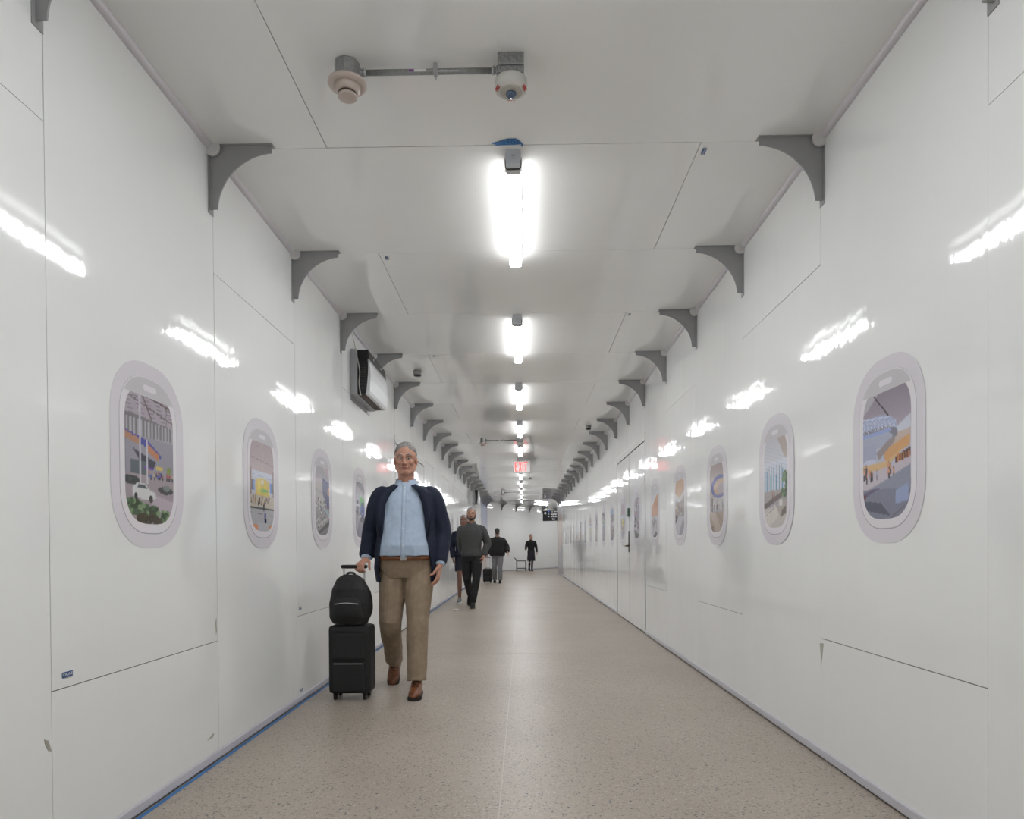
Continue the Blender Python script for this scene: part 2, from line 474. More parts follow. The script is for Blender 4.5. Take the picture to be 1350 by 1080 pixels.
# base channels with shadow gap, blue tape line on the left
def baseboard(name, a, b, nrm, door=None):
    a, b, nrm = Vector(a), Vector(b), Vector(nrm); u = (b - a).normalized(); L = (b - a).length
    bm = nb()
    segs = [(0, L)] if not door else [(0, door[0] - .03), (door[1] + .03, L)]
    prof = [(-0.004, 0.010), (0.008, 0.010), (0.010, 0.014), (0.010, 0.046), (0.006, 0.052), (-0.004, 0.052)]
    for s0, s1 in segs:
        r0 = [bm.verts.new(a + u * s0 + nrm * d + Z * h) for d, h in prof]
        r1 = [bm.verts.new(a + u * s1 + nrm * d + Z * h) for d, h in prof]
        bm.faces.new(r0); bm.faces.new(r1[::-1])
        for i in range(len(prof)):
            bm.faces.new((r0[i], r1[i], r1[(i + 1) % len(prof)], r0[(i + 1) % len(prof)]))
    return struct(obj(name, bm, M['base']))
dl = (S(5) - YB, S(7) - YB)
baseboard('baseboard_left', (XL, YB, 0), (XL, YCL, 0), (1, 0, 0), dl)
baseboard('baseboard_right', (XR, YB, 0), (XR, YCR, 0), (-1, 0, 0), dl)
baseboard('baseboard_far', cL, cL + BD * LB, EN)
bm = nb()
for s0, s1 in ((YB, S(5) - .05), (S(7) + .05, 29.9)):
    box(bm, XL + 0.011, XL + 0.030, s0, s1, 0.0005, 0.0015)
tag(obj('masking_tape', bm, M['tape']), 'long thin blue masking tape line on the floor along the left wall', 'tape')
bm = nb()
a0, a1 = cL + EN * .012 + BD * .1, cL + EN * .03 + BD * 8
box(bm, 0, 8, 0, 0.02, 0.0005, 0.0015)
o = obj('masking_tape', bm, mat('dull_blue_tape', (0.16, 0.20, 0.30), 0.5))
o.location = cL + EN * 0.032 + BD * .1; o.rotation_euler = (0, 0, math.atan2(BD.y, BD.x))
tag(o, 'dull blue tape line on the floor along the angled far wall', 'tape')

# corner trims (cove) with round end caps at every bracket
def cove(name, x, sgn, y1, nmax):
    bm = nb(); prof = []
    R = 0.027
    pts = [(0, 0)] + [(R * math.cos(t) if False else R - R * math.sin(t), R - R * math.cos(t)) for t in [PI / 2 * k / 8 for k in range(9)]][::-1]
    # a quarter-round: straight on wall and ceiling, convex outwards
    pts = [(0, 0)] + [(R * math.cos(PI / 2 * k / 8), R * math.sin(PI / 2 * k / 8)) for k in range(9)]
    prism(bm, [(x + sgn * p[0], H - p[1]) for p in pts], 'y', YB, y1)
    o = struct(obj(name, bm, M['trim']))
    for n in range(0, nmax):
        b2 = nb(); c = Vector((x + sgn * 0.024, S(n) - 0.052, H - 0.022))
        pr = []
        limb(b2, [c + Vector((0, -0.012, 0)), c + Vector((0, 0.006, 0))], [0.040, 0.040], n=24, sub=1, cap=False)
        obj('end_cap', b2, M['cap'], o)
    return o
cove('trim_3', XL, 1, YCL, 23)
cove('trim_4', XR, -1, YCR, 23)

# scuffs as part of the walls
def scuff(par, side, pts):
    x = XL + 0.0008 if side < 0 else XR - 0.0008
    bm = nb(); prism(bm, pts, 'x', x, x + (-side) * 0.0006)
    struct(obj('trim_5', bm, M['scuff']))
scuff(None, -1, [(2.17, .46), (2.19, .45), (2.205, .41), (2.19, .415), (2.175, .44)])
scuff(None, -1, [(3.40, .70), (3.415, .73), (3.42, .66), (3.41, .64)])
scuff(None, 1, [(3.40, .585), (3.445, .58), (3.43, .50), (3.425, .48), (3.41, .54)])
scuff(None, -1, [(3.30, .13), (3.36, .15), (3.38, .145), (3.36, .13)])

# ---------------------------------------------------------------- doors
def double_door(name, x, s):
    """s = direction into the room"""
    r = bpy.data.objects.new(name, None); C.objects.link(r); r.location = (x, S(6), 0); struct(r)
    d = x
    y0, y1 = -P, P
    bm = nb()
    box(bm, -.02 * s, .004 * s, y0 - .012, y0 + .012, 0, 2.47); box(bm, -.02 * s, .004 * s, y1 - .012, y1 + .012, 0, 2.47)
    box(bm, -.02 * s, .004 * s, y0, y1, 2.455, 2.475)
    f = obj('door_frame', bm, M['doorframe'], r)
    bm = nb(); box(bm, -.02 * s, .002 * s, y0 + .012, y1 - .012, 2.385, 2.455); obj('header', bm, M['doorpaint'], r)
    for a, b in ((y0 + .014, -.007), (.007, y1 - .014)):
        bm = nb(); box(bm, -.045 * s, .0005 * s, a, b, 0.015, 2.37, bevel=.002); obj('door_leaf', bm, M['doorpaint'], r)
    bm = nb(); box(bm, -.03 * s, .0035 * s, -.0065, .0065, .012, 2.375); obj('astragal', bm, M['doorframe'], r)
    # lever with long plate on the far leaf, beside the joint
    bm = nb(); box(bm, .0006 * s, .012 * s, .010, .045, 1.0, 1.30, bevel=.003); pl = obj('lock_plate', bm, M['black'], r)
    bm = nb(); limb(bm, [(.012 * s, .028, 1.09), (.045 * s, .028, 1.09)], [.011, .011], sub=1, n=12)
    limb(bm, [(.045 * s, .02, 1.09), (.048 * s, .09, 1.092), (.045 * s, .16, 1.09)], [(.007, .011)] * 3, n=12)
    obj('door_handle', bm, M['bronze'], r, True)
    bm = nb(); box(bm, .0006 * s, .03 * s, -.035, .04, 1.50, 1.62, bevel=.006); obj('latch_box', bm, M['green'], r)
    return r
double_door('door_1', XR, -1)
double_door('door_2', XL, 1)

# ---------------------------------------------------------------- ordinals for labels
ORD = ['nearest', 'second', 'third', 'fourth', 'fifth', 'sixth', 'seventh', 'eighth', 'ninth', 'tenth', 'eleventh', 'twelfth', 'thirteenth',
       'fourteenth', 'fifteenth', 'sixteenth', 'seventeenth', 'eighteenth', 'nineteenth', 'twentieth', 'twenty-first', 'twenty-second', 'twenty-third']
# ---------------------------------------------------------------- brackets
def bracket_parts(s):
    L, t = 0.318, 0.041
    c0, R = 1.06 * L, 0.933 * L
    a0 = math.acos((c0 - t) / R)
    arc = [(c0 - R * math.cos(a), -c0 + R * math.sin(a)) for a in [a0 + (PI / 2 - 2 * a0) * k / 16 for k in range(17)]]
    pts = [(0, -0.001), (L, -0.001), (L + .004, -.014), (L - .002, -.026)] + arc[::-1] + [(t - .004, -L + .0), (.004, -L)]
    pts = [(s * a, b) for a, b in pts]
    bm = nb(); prism(bm, pts, 'y', -0.038, -0.030)
    return bm
def bracket(x, s):
    t = thing('corner_bracket', '', 'bracket')
    obj('gusset', bracket_parts(s), M['bracket'], t)
    bm = nb(); box(bm, 0.0, s * .004, -.052, .0, -.338, -.04, bevel=0); obj('wall_flange', bm, M['bracket'], t)
    bm = nb(); box(bm, s * .04, s * .325, -.050, -.004, -.0045, -.0003, bevel=0); obj('ceiling_flange', bm, M['bracket'], t)
    return t
for side, s, x, nmax in (('left', 1, XL, 23), ('right', -1, XR, 22)):
    first = None
    for n in range(nmax):
        o = bracket(x, s) if first is None else dup(first)
        first = first or o
        o.location = (x, S(n), H)
        far = ' from the camera' if n else ' to the camera'
        tag(o, 'dark grey curved corner bracket under the ceiling on the %s wall, %s%s' % (side, ORD[n], far), 'bracket', 'corner brackets along the %s wall' % side)
first = None
for k in range(1, 7):
    o = bracket(0, 1) if first is None else dup(first)
    first = first or o
    o.location = cL + BD * (k * P - .05) + Z * H
    o.rotation_euler = (0, 0, math.atan2(EN.y, EN.x))
    tag(o, 'small grey curved bracket on the angled far wall, %s from its left end' % (['', 'first'] + ORD[1:])[k], 'bracket', 'corner brackets along the angled far wall')
    
# ---------------------------------------------------------------- ceiling strip lights
def strip_light():
    t = thing('strip_light', '', 'ceiling light')
    L0, L1 = 0.100, 1.255
    def prof(w, d, top=0.0):
        return [(-w, -top), (w, -top), (w, -d * .60), (w * .97, -d * .80), (w * .86, -d * .95), (w * .62, -d), (-w * .62, -d), (-w * .86, -d * .95), (-w * .97, -d * .80), (-w, -d * .60)]
    bm = nb(); box(bm, -.0405, .0405, .03, L1 - .004, -.033, -.0005, bevel=.004); obj('housing', bm, M['white'], t)
    bm = nb(); prism(bm, prof(.0415, .080, .033), 'y', L0, L1); 
    bm.faces.ensure_lookup_table(); bm.normal_update()
    bmesh.ops.recalc_face_normals(bm, faces=bm.faces[:])
    for f in bm.faces:
        if f.normal.z < -.9: f.material_index = 1
    obj('lens', bm, [M['lens'], M['lens2']], t)
    bm = nb(); prism(bm, prof(.0425, .078, .012), 'y', L0 - .045, L0); obj('end_collar', bm, M['lampgrey2'], t)
    bm = nb(); prism(bm, prof(.0435, .079, .020), 'y', L0 - .053, L0 - .045); obj('clip_band', bm, M['black'], t)
    bm = nb(); prism(bm, [(-.038, -.002), (.038, -.002), (.038, -.064), (.033, -.074), (-.033, -.074), (-.038, -.064)], 'y', 0.0, L0 - .053)
    ec = obj('end_cap', bm, M['lampgrey'], t)
    bm = nb(); box(bm, -.009, .009, -.002, .0005, -.038, -.030); box(bm, -.007, .007, -.002, .0005, -.050, -.046); obj('cap_latch', bm, M['lampgrey2'], ec)
    return t
first = None
idx = 0
for n in range(-7, 22, 2):
    o = strip_light() if first is None else dup(first)
    first = first or o
    o.location = (-0.036, S(n) + .03, H)
    if n > 0:
        lab = 'white glowing strip light on the ceiling, %s to the camera' % ORD[0] if idx == 0 else 'white glowing strip light on the ceiling centre line, %s from the camera' % ORD[idx]
        idx += 1
    else: lab = 'white glowing strip light on the ceiling behind the camera, %s back' % ['first', 'second', 'third', 'fourth'][(-n - 1) // 2]
    tag(o, lab, 'ceiling light', 'strip lights along the ceiling')
mid = (cL + cR) / 2
for k, t0 in enumerate((0.95, 3.9, 6.4)):
    o = dup(first); o.location = mid + BD * t0 + Z * H; o.rotation_euler = (0, 0, math.atan2(BD.y, BD.x) - PI / 2)
    tag(o, 'angled glowing strip light past the bend at the far end, %s from the corner' % ['first', 'second', 'third'][k], 'ceiling light', 'strip lights past the bend')

# ---------------------------------------------------------------- window decals with printed pictures
def rrect(w, h, r, n=10, e=2.4):
    pts = []
    for cx, cz, a0 in ((w - r, h - r, 0), (-(w - r), h - r, 90), (-(w - r), -(h - r), 180), (w - r, -(h - r), 270)):
        for k in range(n + 1):
            a = math.radians(a0 + 90 * k / n)
            ca, sa = math.cos(a), math.sin(a)
            pts.append((cx + r * math.copysign(abs(ca) ** (2 / e), ca), cz + r * math.copysign(abs(sa) ** (2 / e), sa)))
    return pts
def halfw(z, w, h, r, e=2.4):
    d = abs(z) - (h - r)
    if d <= 0: return w
    q = min(d / r, 1.0)
    return w - r + r * (1 - q ** e) ** (1 / e)
def lin(c):
    c = np.asarray(c, float) / 255.0
    return np.where(c <= 0.04045, c / 12.92, ((c + 0.055) / 1.055) ** 2.4)
class Pic:
    """a small painter on (u, v) samples; u left->right, v bottom->top, both 0..1"""
    def __init__(s, u, v, bg): s.u, s.v = u, v; s.c = np.ones(u.shape + (3,)) * lin(bg); s.r = np.random.RandomState(3)
    def put(s, m, col, a=1.0):
        m = np.clip(m, 0, 1)[..., None] * a; s.c = s.c * (1 - m) + lin(col) * m
    def rect(s, u0, u1, v0, v1, col, a=1.0): s.put(((s.u >= u0) & (s.u <= u1) & (s.v >= v0) & (s.v <= v1)).astype(float), col, a)
    def poly(s, pts, col, a=1.0):
        ins = np.zeros(s.u.shape, bool); n = len(pts)
        for i in range(n):
            (x0, y0), (x1, y1) = pts[i], pts[(i + 1) % n]
            if y0 == y1: continue
            c = ((y0 > s.v) != (y1 > s.v)) & (s.u < (x1 - x0) * (s.v - y0) / (y1 - y0) + x0)
            ins ^= c
        s.put(ins.astype(float), col, a)
    def ell(s, cu, cv, ru, rv, col, a=1.0): s.put((((s.u - cu) / ru) ** 2 + ((s.v - cv) / rv) ** 2 < 1).astype(float), col, a)
    def line(s, a, b, w, col, al=1.0):
        ax, ay = a; bx, by = b; dx, dy = (bx - ax) * .65, (by - ay)
        px, py = (s.u - ax) * .65, s.v - ay
        t = np.clip((px * dx + py * dy) / (dx * dx + dy * dy + 1e-9), 0, 1)
        s.put((np.hypot(px - t * dx, py - t * dy) < w).astype(float), col, al)
    def grad(s, v0, v1, c0, c1):
        t = np.clip((s.v - v0) / (v1 - v0), 0, 1)[..., None]; m = ((s.v >= v0) & (s.v <= v1))[..., None]
        s.c = np.where(m, lin(c0) * (1 - t) + lin(c1) * t, s.c)
    def people(s, n, v0, v1, cols, hgt=0.05, seed=1, u0=0.0, u1=1.0):
        r = random.Random(seed)
        for _ in range(n):
            x = r.uniform(u0, u1); y = r.uniform(v0, v1); h = hgt * r.uniform(.7, 1.2); c = r.choice(cols)
            s.rect(x - .018, x + .018, y + h * .4, y + h * .85, c); s.rect(x - .014, x + .014, y, y + h * .45, (60, 58, 66)); s.ell(x, y + h * .95, .013, h * .12, (150, 120, 105))
    def speck(s, amt):
        n_ = s.r.rand(*s.u.shape) - .5; s.c = np.clip(s.c * (1 + amt * n_[..., None]), 0, 1)
def paint(kind, u, v):
    p = Pic(u, v, (170, 165, 175))
    if kind == 'street':
        p.grad(.62, 1, (168, 158, 168), (176, 166, 176))
        for k in range(16): p.line((0, .64 + k * .026), (1, .60 + k * .026), .0022, (138, 128, 140))
        p.line((.28, 1.0), (.62, .70), .010, (120, 108, 112)); p.line((.0, .92), (1, .80), .006, (118, 105, 108)); p.line((.85, .9), (.85, .62), .005, (125, 115, 120))
        p.line((0, .99), (1, .90), .008, (110, 95, 95))
        p.poly([(0, .62), (1, .66), (1, .76), (0, .79)], (120, 115, 120)); 
        for k in range(14): p.rect(.02 + k * .072, .055 + k * .072, .64, .76, (172, 168, 176))
        p.rect(0, 1, .36, .645, (150, 146, 158))
        for k in range(22): p.rect(k * .047, k * .047 + .012, .34, .66, (108, 104, 114))
        p.poly([(0, .66), (.45, .62), (.72, .53), (.72, .50), (.4, .57), (0, .60)], (66, 70, 150))
        p.poly([(0, .65), (.3, .62), (.3, .57), (0, .60)], (172, 128, 105)); p.poly([(.42, .60), (.68, .53), (.68, .48), (.42, .54)], (186, 122, 88))
        p.poly([(.15, .54), (.62, .47), (.55, .40), (.3, .44)], (62, 60, 78)); p.rect(.1, .45, .36, .46, (90, 98, 104))
        p.rect(.62, .75, .41, .44, (205, 180, 90)); p.ell(.9, .42, .05, .03, (120, 135, 60)); p.rect(.66, .74, .34, .40, (50, 60, 120)); p.rect(.36, .55, .405, .425, (110, 70, 160))
        p.rect(0, 1, .0, .36, (158, 146, 152)); p.people(16, .33, .36, [(120, 90, 150), (70, 90, 160), (190, 170, 150), (170, 90, 80)], .05, 2, .35, .98)
        p.rect(0, 1, .22, .225, (125, 110, 110)); p.poly([(.5, .12), (1, .05), (1, .18), (.6, .22)], (182, 168, 178))
        p.rect(.27, .31, .30, .98, (196, 192, 202)); p.rect(.41, .44, .30, .62, (200, 196, 206))
        p.ell(.12, .31, .16, .035, (52, 56, 58)); p.rect(0, .2, .30, .33, (46, 52, 52)); p.ell(.82, .265, .17, .030, (64, 62, 64)); p.ell(.84, .285, .08, .022, (120, 128, 125))
        p.poly([(.13, .20), (.14, .26), (.22, .295), (.38, .295), (.48, .255), (.60, .235), (.61, .195), (.5, .175), (.2, .185)], (206, 206, 208))
        p.poly([(.22, .255), (.25, .285), (.37, .285), (.45, .255)], (70, 76, 84)); p.ell(.20, .195, .038, .026, (48, 44, 46)); p.ell(.50, .185, .042, .028, (48, 44, 46))
        rr = random.Random(4)
        for _ in range(90):
            x = rr.uniform(.05, .95); y = .13 - x * .09 + rr.uniform(-.04, .045); c = rr.choice([(92, 118, 84), (66, 92, 60), (120, 146, 104), (50, 70, 44)]); p.ell(x, y, .045, .022, c)
        for _ in range(14): p.ell(rr.uniform(.25, .7), rr.uniform(-.01, .05), .08, .03, (62, 56, 34))
    elif kind == 'atrium':
        p.grad(.6, 1, (186, 170, 174), (180, 166, 172)); p.line((0, .77), (1, .72), .004, (140, 126, 120)); p.line((.52, 1), (.52, .55), .004, (205, 190, 170)); p.line((0, .9), (1, .87), .002, (160, 145, 148))
        p.rect(0, 1, .3, .63, (200, 198, 205)); p.rect(.1, .95, .56, .63, (206, 210, 225)); p.line((.1, .59), (.9, .57), .003, (165, 178, 205))
        p.ell(.5, .47, .30, .10, (214, 192, 110)); p.rect(.22, .78, .38, .54, (212, 190, 108)); p.ell(.36, .46, .07, .07, (226, 204, 110)); p.ell(.62, .47, .06, .07, (222, 200, 96)); p.ell(.5, .52, .06, .03, (222, 214, 190))
        p.ell(.6, .435, .15, .012, (62, 150, 130)); p.ell(.55, .43, .2, .03, (150, 190, 70), .5)
        for x in (.06, .14, .86, .94): p.rect(x - .035, x + .035, .42, .53, (130, 160, 215) if x in (.14, .86) else (120, 108, 110))
        p.rect(0, .05, .25, .66, (150, 138, 138)); p.rect(.95, 1, .25, .66, (150, 138, 138))
        p.rect(0, 1, .24, .38, (196, 186, 172)); p.people(16, .27, .36, [(120, 70, 60), (90, 80, 80), (180, 150, 120), (70, 60, 70)], .05, 6)
        p.rect(0, 1, .0, .24, (182, 180, 184)); p.rect(0, 1, .235, .25, (86, 96, 96)); p.line((0, .19), (1, .17), .002, (130, 130, 136)); p.people(3, .19, .26, [(70, 60, 80)], .08, 9, .5, .62)
        p.rect(.57, .64, .07, .20, (90, 96, 150)); p.rect(.59, .66, .06, .13, (40, 44, 60)); p.rect(0, 1, 0, .07, (216, 156, 120)); p.rect(.3, .75, 0, .09, (190, 190, 196))
    elif kind == 'concourse':
        p.grad(.5, 1, (200, 196, 200), (168, 152, 168)); p.poly([(0, 1), (0, .82), (1, .72), (1, .9)], (180, 176, 182)); p.poly([(.2, 1), (1, .80), (1, 1)], (196, 184, 192))
        p.rect(0, 1, .38, .74, (182, 176, 176)); p.line((0, .62), (.6, .56), .006, (150, 145, 148))
        p.poly([(.5, .80), (1.0, .74), (1, .33), (.72, .36), (.52, .58)], (58, 64, 116)); p.ell(.98, .6, .16, .10, (190, 150, 125)); p.rect(.82, 1, .34, .7, (54, 60, 112)); p.ell(.97, .62, .12, .06, (194, 150, 120))
        p.rect(0, 1, 0, .38, (150, 146, 148)); p.line((.45, .42), (1, .28), .012, (150, 200, 205))
        rr = random.Random(8)
        for _ in range(90): p.ell(rr.uniform(0, .8), rr.uniform(.1, .5), .03, .015, rr.choice([(210, 208, 210), (96, 92, 100), (70, 66, 72), (130, 124, 126), (170, 150, 140)]))
        p.poly([(0, .0), (1, .22), (1, .15), (.1, -.05)], (70, 66, 70)); p.line((0, .1), (1, .26), .006, (205, 200, 200)); p.poly([(.2, 0), (1, .14), (1, 0)], (120, 114, 118))
    elif kind == 'green':
        p.grad(.5, 1, (180, 176, 182), (150, 146, 158)); p.poly([(.1, 1), (1, .85), (1, .75), (0, .9)], (130, 128, 140)); p.rect(0, 1, .4, .72, (176, 176, 188))
        p.poly([(.4, .74), (1, .66), (1, .5), (.45, .54)], (104, 168, 104)); p.rect(.45, 1, .40, .54, (96, 116, 178)); p.rect(.62, .9, .30, .60, (70, 84, 140)); p.rect(.1, .3, .40, .62, (90, 84, 100)); p.rect(0, .45, .52, .56, (206, 206, 214))
        p.people(14, .32, .42, [(70, 70, 100), (120, 70, 90), (200, 190, 190)], .06, 3); p.rect(0, 1, 0, .34, (160, 158, 168)); p.poly([(0, 0), (.5, .34), (.8, .34), (1, 0)], (128, 126, 140)); p.rect(.55, .95, .26, .34, (60, 58, 70))
    elif kind == 'plaza':
        p.grad(.55, 1, (176, 166, 182), (140, 130, 142)); p.poly([(0, .8), (.5, 1), (0, 1)], (184, 178, 188)); p.line((.25, .93), (.68, .68), .006, (66, 62, 66))
        p.rect(0, 1, .28, .66, (190, 190, 205)); p.poly([(.6, .62), (1, .72), (1, .60), (.6, .56)], (200, 204, 218)); p.poly([(.5, .60), (1, .62), (1, .52), (.5, .44)], (196, 178, 168))
        p.poly([(.45, .50), (.98, .58), (.98, .50), (.5, .42)], (210, 160, 108)); p.poly([(0, .42), (.5, .42), (.9, .50), (.5, .37), (0, .37)], (212, 176, 130))
        p.ell(.25, .66, .48, .12, (164, 172, 204)); p.ell(.25, .615, .50, .075, (128, 126, 142)); p.ell(.22, .59, .44, .06, (170, 174, 196)); p.rect(0, .62, .63, .655, (150, 166, 214)); 
        for k in range(9): p.line((k * .08, .78 - k * .01), (k * .08 + .05, .66), .0022, (206, 212, 232)); p.line((k * .08 + .06, .78 - k * .01), (k * .08, .66), .0022, (206, 212, 232))
        p.line((0, .78), (.6, .74), .004, (208, 214, 236)); p.poly([(.35, .44), (.7, .56), (.66, .60), (.3, .50)], (150, 140, 142)); p.rect(0, .30, .44, .58, (166, 170, 196)); p.ell(.15, .44, .15, .02, (196, 200, 222))
        p.poly([(.7, .44), (1, .49), (1, .38), (.7, .36)], (92, 62, 58)); 
        for k in range(5): p.rect(.75 + k * .05, .77 + k * .05, .39, .46, (204, 132, 80))
        p.poly([(0, .34), (1, .42), (1, .36), (0, .22)], (196, 186, 196)); p.people(12, .28, .36, [(180, 176, 196), (110, 80, 80), (210, 150, 120), (80, 76, 96)], .09, 4, .02, .7)
        p.rect(0, 1, -.1, .235, (128, 130, 148)); p.poly([(0, .20), (1, .36), (1, .30), (.3, .22), (0, .16)], (106, 98, 128)); p.poly([(.2, .235), (1, .37), (1, .2)], (142, 146, 164))
        p.poly([(.7, .10), (.95, .12), (.95, .24), (.7, .2)], (150, 164, 200)); p.poly([(0, .08), (.6, .02), (.4, .12), (0, .15)], (92, 96, 112)); p.line((.6, 0), (1, .12), .004, (110, 104, 116)); p.ell(.03, .18, .04, .02, (110, 60, 70))
    elif kind == 'lounge':
        p.grad(.6, 1, (206, 208, 216), (196, 196, 204)); p.poly([(.5, 1), (1, 1), (1, .66), (.85, .74), (.7, .86)], (184, 170, 164)); p.rect(0, 1, .36, .70, (206, 212, 224))
        for k in range(9): p.line((0, .9 - k * .04), (1, .74 - k * .04), .0022, (172, 182, 206))
        for k, w in ((0.02, .05), (.14, .03), (.27, .06), (.42, .04), (.52, .07), (.66, .04), (.78, .05)): p.rect(k, k + w, .36, .60 + .05 * math.sin(k * 20), (136, 184, 200) if int(k * 100) % 2 else (112, 160, 190))
        for k in range(7): p.rect(.12 + k * .11, .13 + k * .11, .36, .66, (96, 104, 130))
        p.rect(0, 1, .24, .40, (166, 158, 158)); p.poly([(0, .26), (1, .40), (1, .34), (0, .20)], (108, 96, 94)); p.people(4, .27, .33, [(170, 110, 90)], .08, 5, .2, .5)
        p.rect(0, 1, 0, .21, (196, 188, 184)); p.poly([(0, .15), (.5, .24), (.65, .12), (.2, .0)], (212, 206, 200)); p.line((0, .12), (.5, .22), .005, (150, 142, 140)); p.line((.3, 0), (.35, .18), .003, (168, 160, 158))
        p.poly([(.55, .22), (.95, .28), (.95, .14), (.72, .10)], (176, 166, 158)); p.poly([(.72, .10), (.95, .14), (.95, .22), (.78, .18)], (120, 110, 104)); p.rect(.66, .80, .22, .29, (214, 212, 210))
        rr = random.Random(2)
        for _ in range(26): p.ell(rr.uniform(.78, 1.0), rr.uniform(.28, .56), .05, .022, rr.choice([(84, 112, 80), (66, 92, 60), (110, 136, 98)]))
    elif kind == 'ring':
        p.grad(.55, 1, (178, 166, 166), (166, 152, 152)); p.rect(0, 1, .45, .66, (186, 176, 170)); p.ell(.72, .62, .62, .155, (74, 82, 150)); p.ell(.80, .61, .50, .115, (188, 158, 134)); p.ell(.84, .59, .26, .07, (170, 158, 162)); p.ell(.72, .50, .55, .02, (80, 88, 156), .7)
        p.rect(0, 1, .3, .46, (188, 182, 186)); p.people(18, .27, .36, [(60, 58, 70), (100, 96, 104), (80, 60, 60)], .10, 7); p.rect(.15, .25, .3, .48, (120, 112, 112))
        p.rect(0, 1, 0, .28, (170, 154, 142)); p.poly([(0, .28), (.4, .28), (.9, 0), (.5, 0)], (188, 172, 160)); p.line((.5, .28), (1, .12), .006, (130, 116, 108)); p.rect(0, .3, 0, .1, (140, 124, 114))
    elif kind == 'curve':
        p.rect(0, 1, .5, 1, (192, 158, 130)); p.line((.3, 1), (.3, .7), .004, (172, 138, 112)); p.line((.6, 1), (.62, .65), .004, (172, 138, 112)); p.poly([(0, .72), (.5, .63), (1, .75), (1, .55), (0, .55)], (206, 204, 206)); p.poly([(0, .62), (.5, .56), (1, .66), (1, .54), (0, .54)], (176, 172, 176))
        p.rect(0, 1, .28, .56, (150, 140, 138)); p.people(16, .30, .46, [(204, 150, 110), (80, 76, 84), (210, 206, 206), (110, 80, 70)], .09, 12); p.rect(.1, .22, .35, .5, (214, 160, 110))
        p.rect(0, 1, 0, .32, (188, 186, 194)); p.poly([(0, .34), (.35, .32), (0, .18)], (70, 64, 66)); p.poly([(.4, 0), (.9, .3), (1, .2), (1, 0)], (150, 148, 158))
    elif kind == 'timber':
        p.rect(0, 1, .4, 1, (200, 200, 206)); p.poly([(0, .62), (1, .88), (1, .40), (0, .40)], (194, 142, 108)); p.line((0, .64), (1, .90), .008, (226, 222, 220)); p.line((0, .5), (1, .68), .004, (160, 112, 84))
        p.rect(0, 1, 0, .42, (190, 188, 194)); p.people(22, .16, .34, [(70, 66, 72), (50, 48, 54), (120, 112, 116)], .09, 14); p.poly([(.2, .0), (.7, .12), (1, .05), (1, 0)], (110, 98, 96))
    elif kind == 'tarmac':
        p.rect(0, 1, .74, 1, (150, 172, 208)); p.rect(0, 1, .55, .75, (112, 104, 108)); p.rect(0, 1, .3, .56, (150, 136, 140)); p.ell(.8, .5, .2, .08, (206, 206, 212)); p.rect(0, 1, .36, .40, (90, 84, 90)); p.people(12, .3, .4, [(60, 56, 64), (180, 170, 170)], .07, 5); p.grad(0, .3, (80, 82, 84), (126, 110, 106))
    elif kind == 'night':
        p.grad(.5, 1, (96, 92, 108), (120, 108, 124)); p.poly([(.2, 1), (.9, .8), (.9, .6), (.3, .7)], (58, 62, 140)); p.rect(0, 1, .3, .55, (110, 98, 104)); p.people(14, .26, .4, [(160, 120, 90), (60, 58, 66)], .08, 3); p.rect(0, 1, 0, .28, (92, 86, 92)); p.poly([(0, 0), (.6, .2), (1, .1), (1, 0)], (140, 132, 138))
    p.speck(.07)
    return np.clip(p.c, 0, 1)
PW, PH, PR = 0.1835, 0.281, 0.150
PIC = {}
def picture_mesh(kind, res, flip):
    key = (kind, res, flip)
    if key in PIC: return PIC[key]
    nu, nv = res
    vv = np.linspace(-PH, PH, nv + 1) * 0.9995
    co, uvs = [], []
    for z in vv:
        w = halfw(z, PW, PH, PR)
        for i in range(nu + 1):
            x = -w + 2 * w * i / nu
            co.append((0, x, z)); uvs.append(((x + PW) / (2 * PW), (z + PH) / (2 * PH)))
    uv = np.array(uvs); u = uv[:, 0]; v = uv[:, 1]
    if flip: u = 1 - u
    col = paint(kind, u, v)
    faces = []
    for j in range(nv):
        for i in range(nu):
            a = j * (nu + 1) + i
            faces.append((a, a + 1, a + nu + 2, a + nu + 1) if not flip else (a, a + nu + 1, a + nu + 2, a + 1))
    me = bpy.data.meshes.new('picture_' + kind); me.from_pydata(co, [], faces)
    ca = me.color_attributes.new('Col', 'FLOAT_COLOR', 'POINT')
    ca.data.foreach_set('color', np.concatenate([col, np.ones((len(co), 1))], 1).ravel())
    me.materials.append(M['print']); me.update()
    PIC[key] = me
    return me
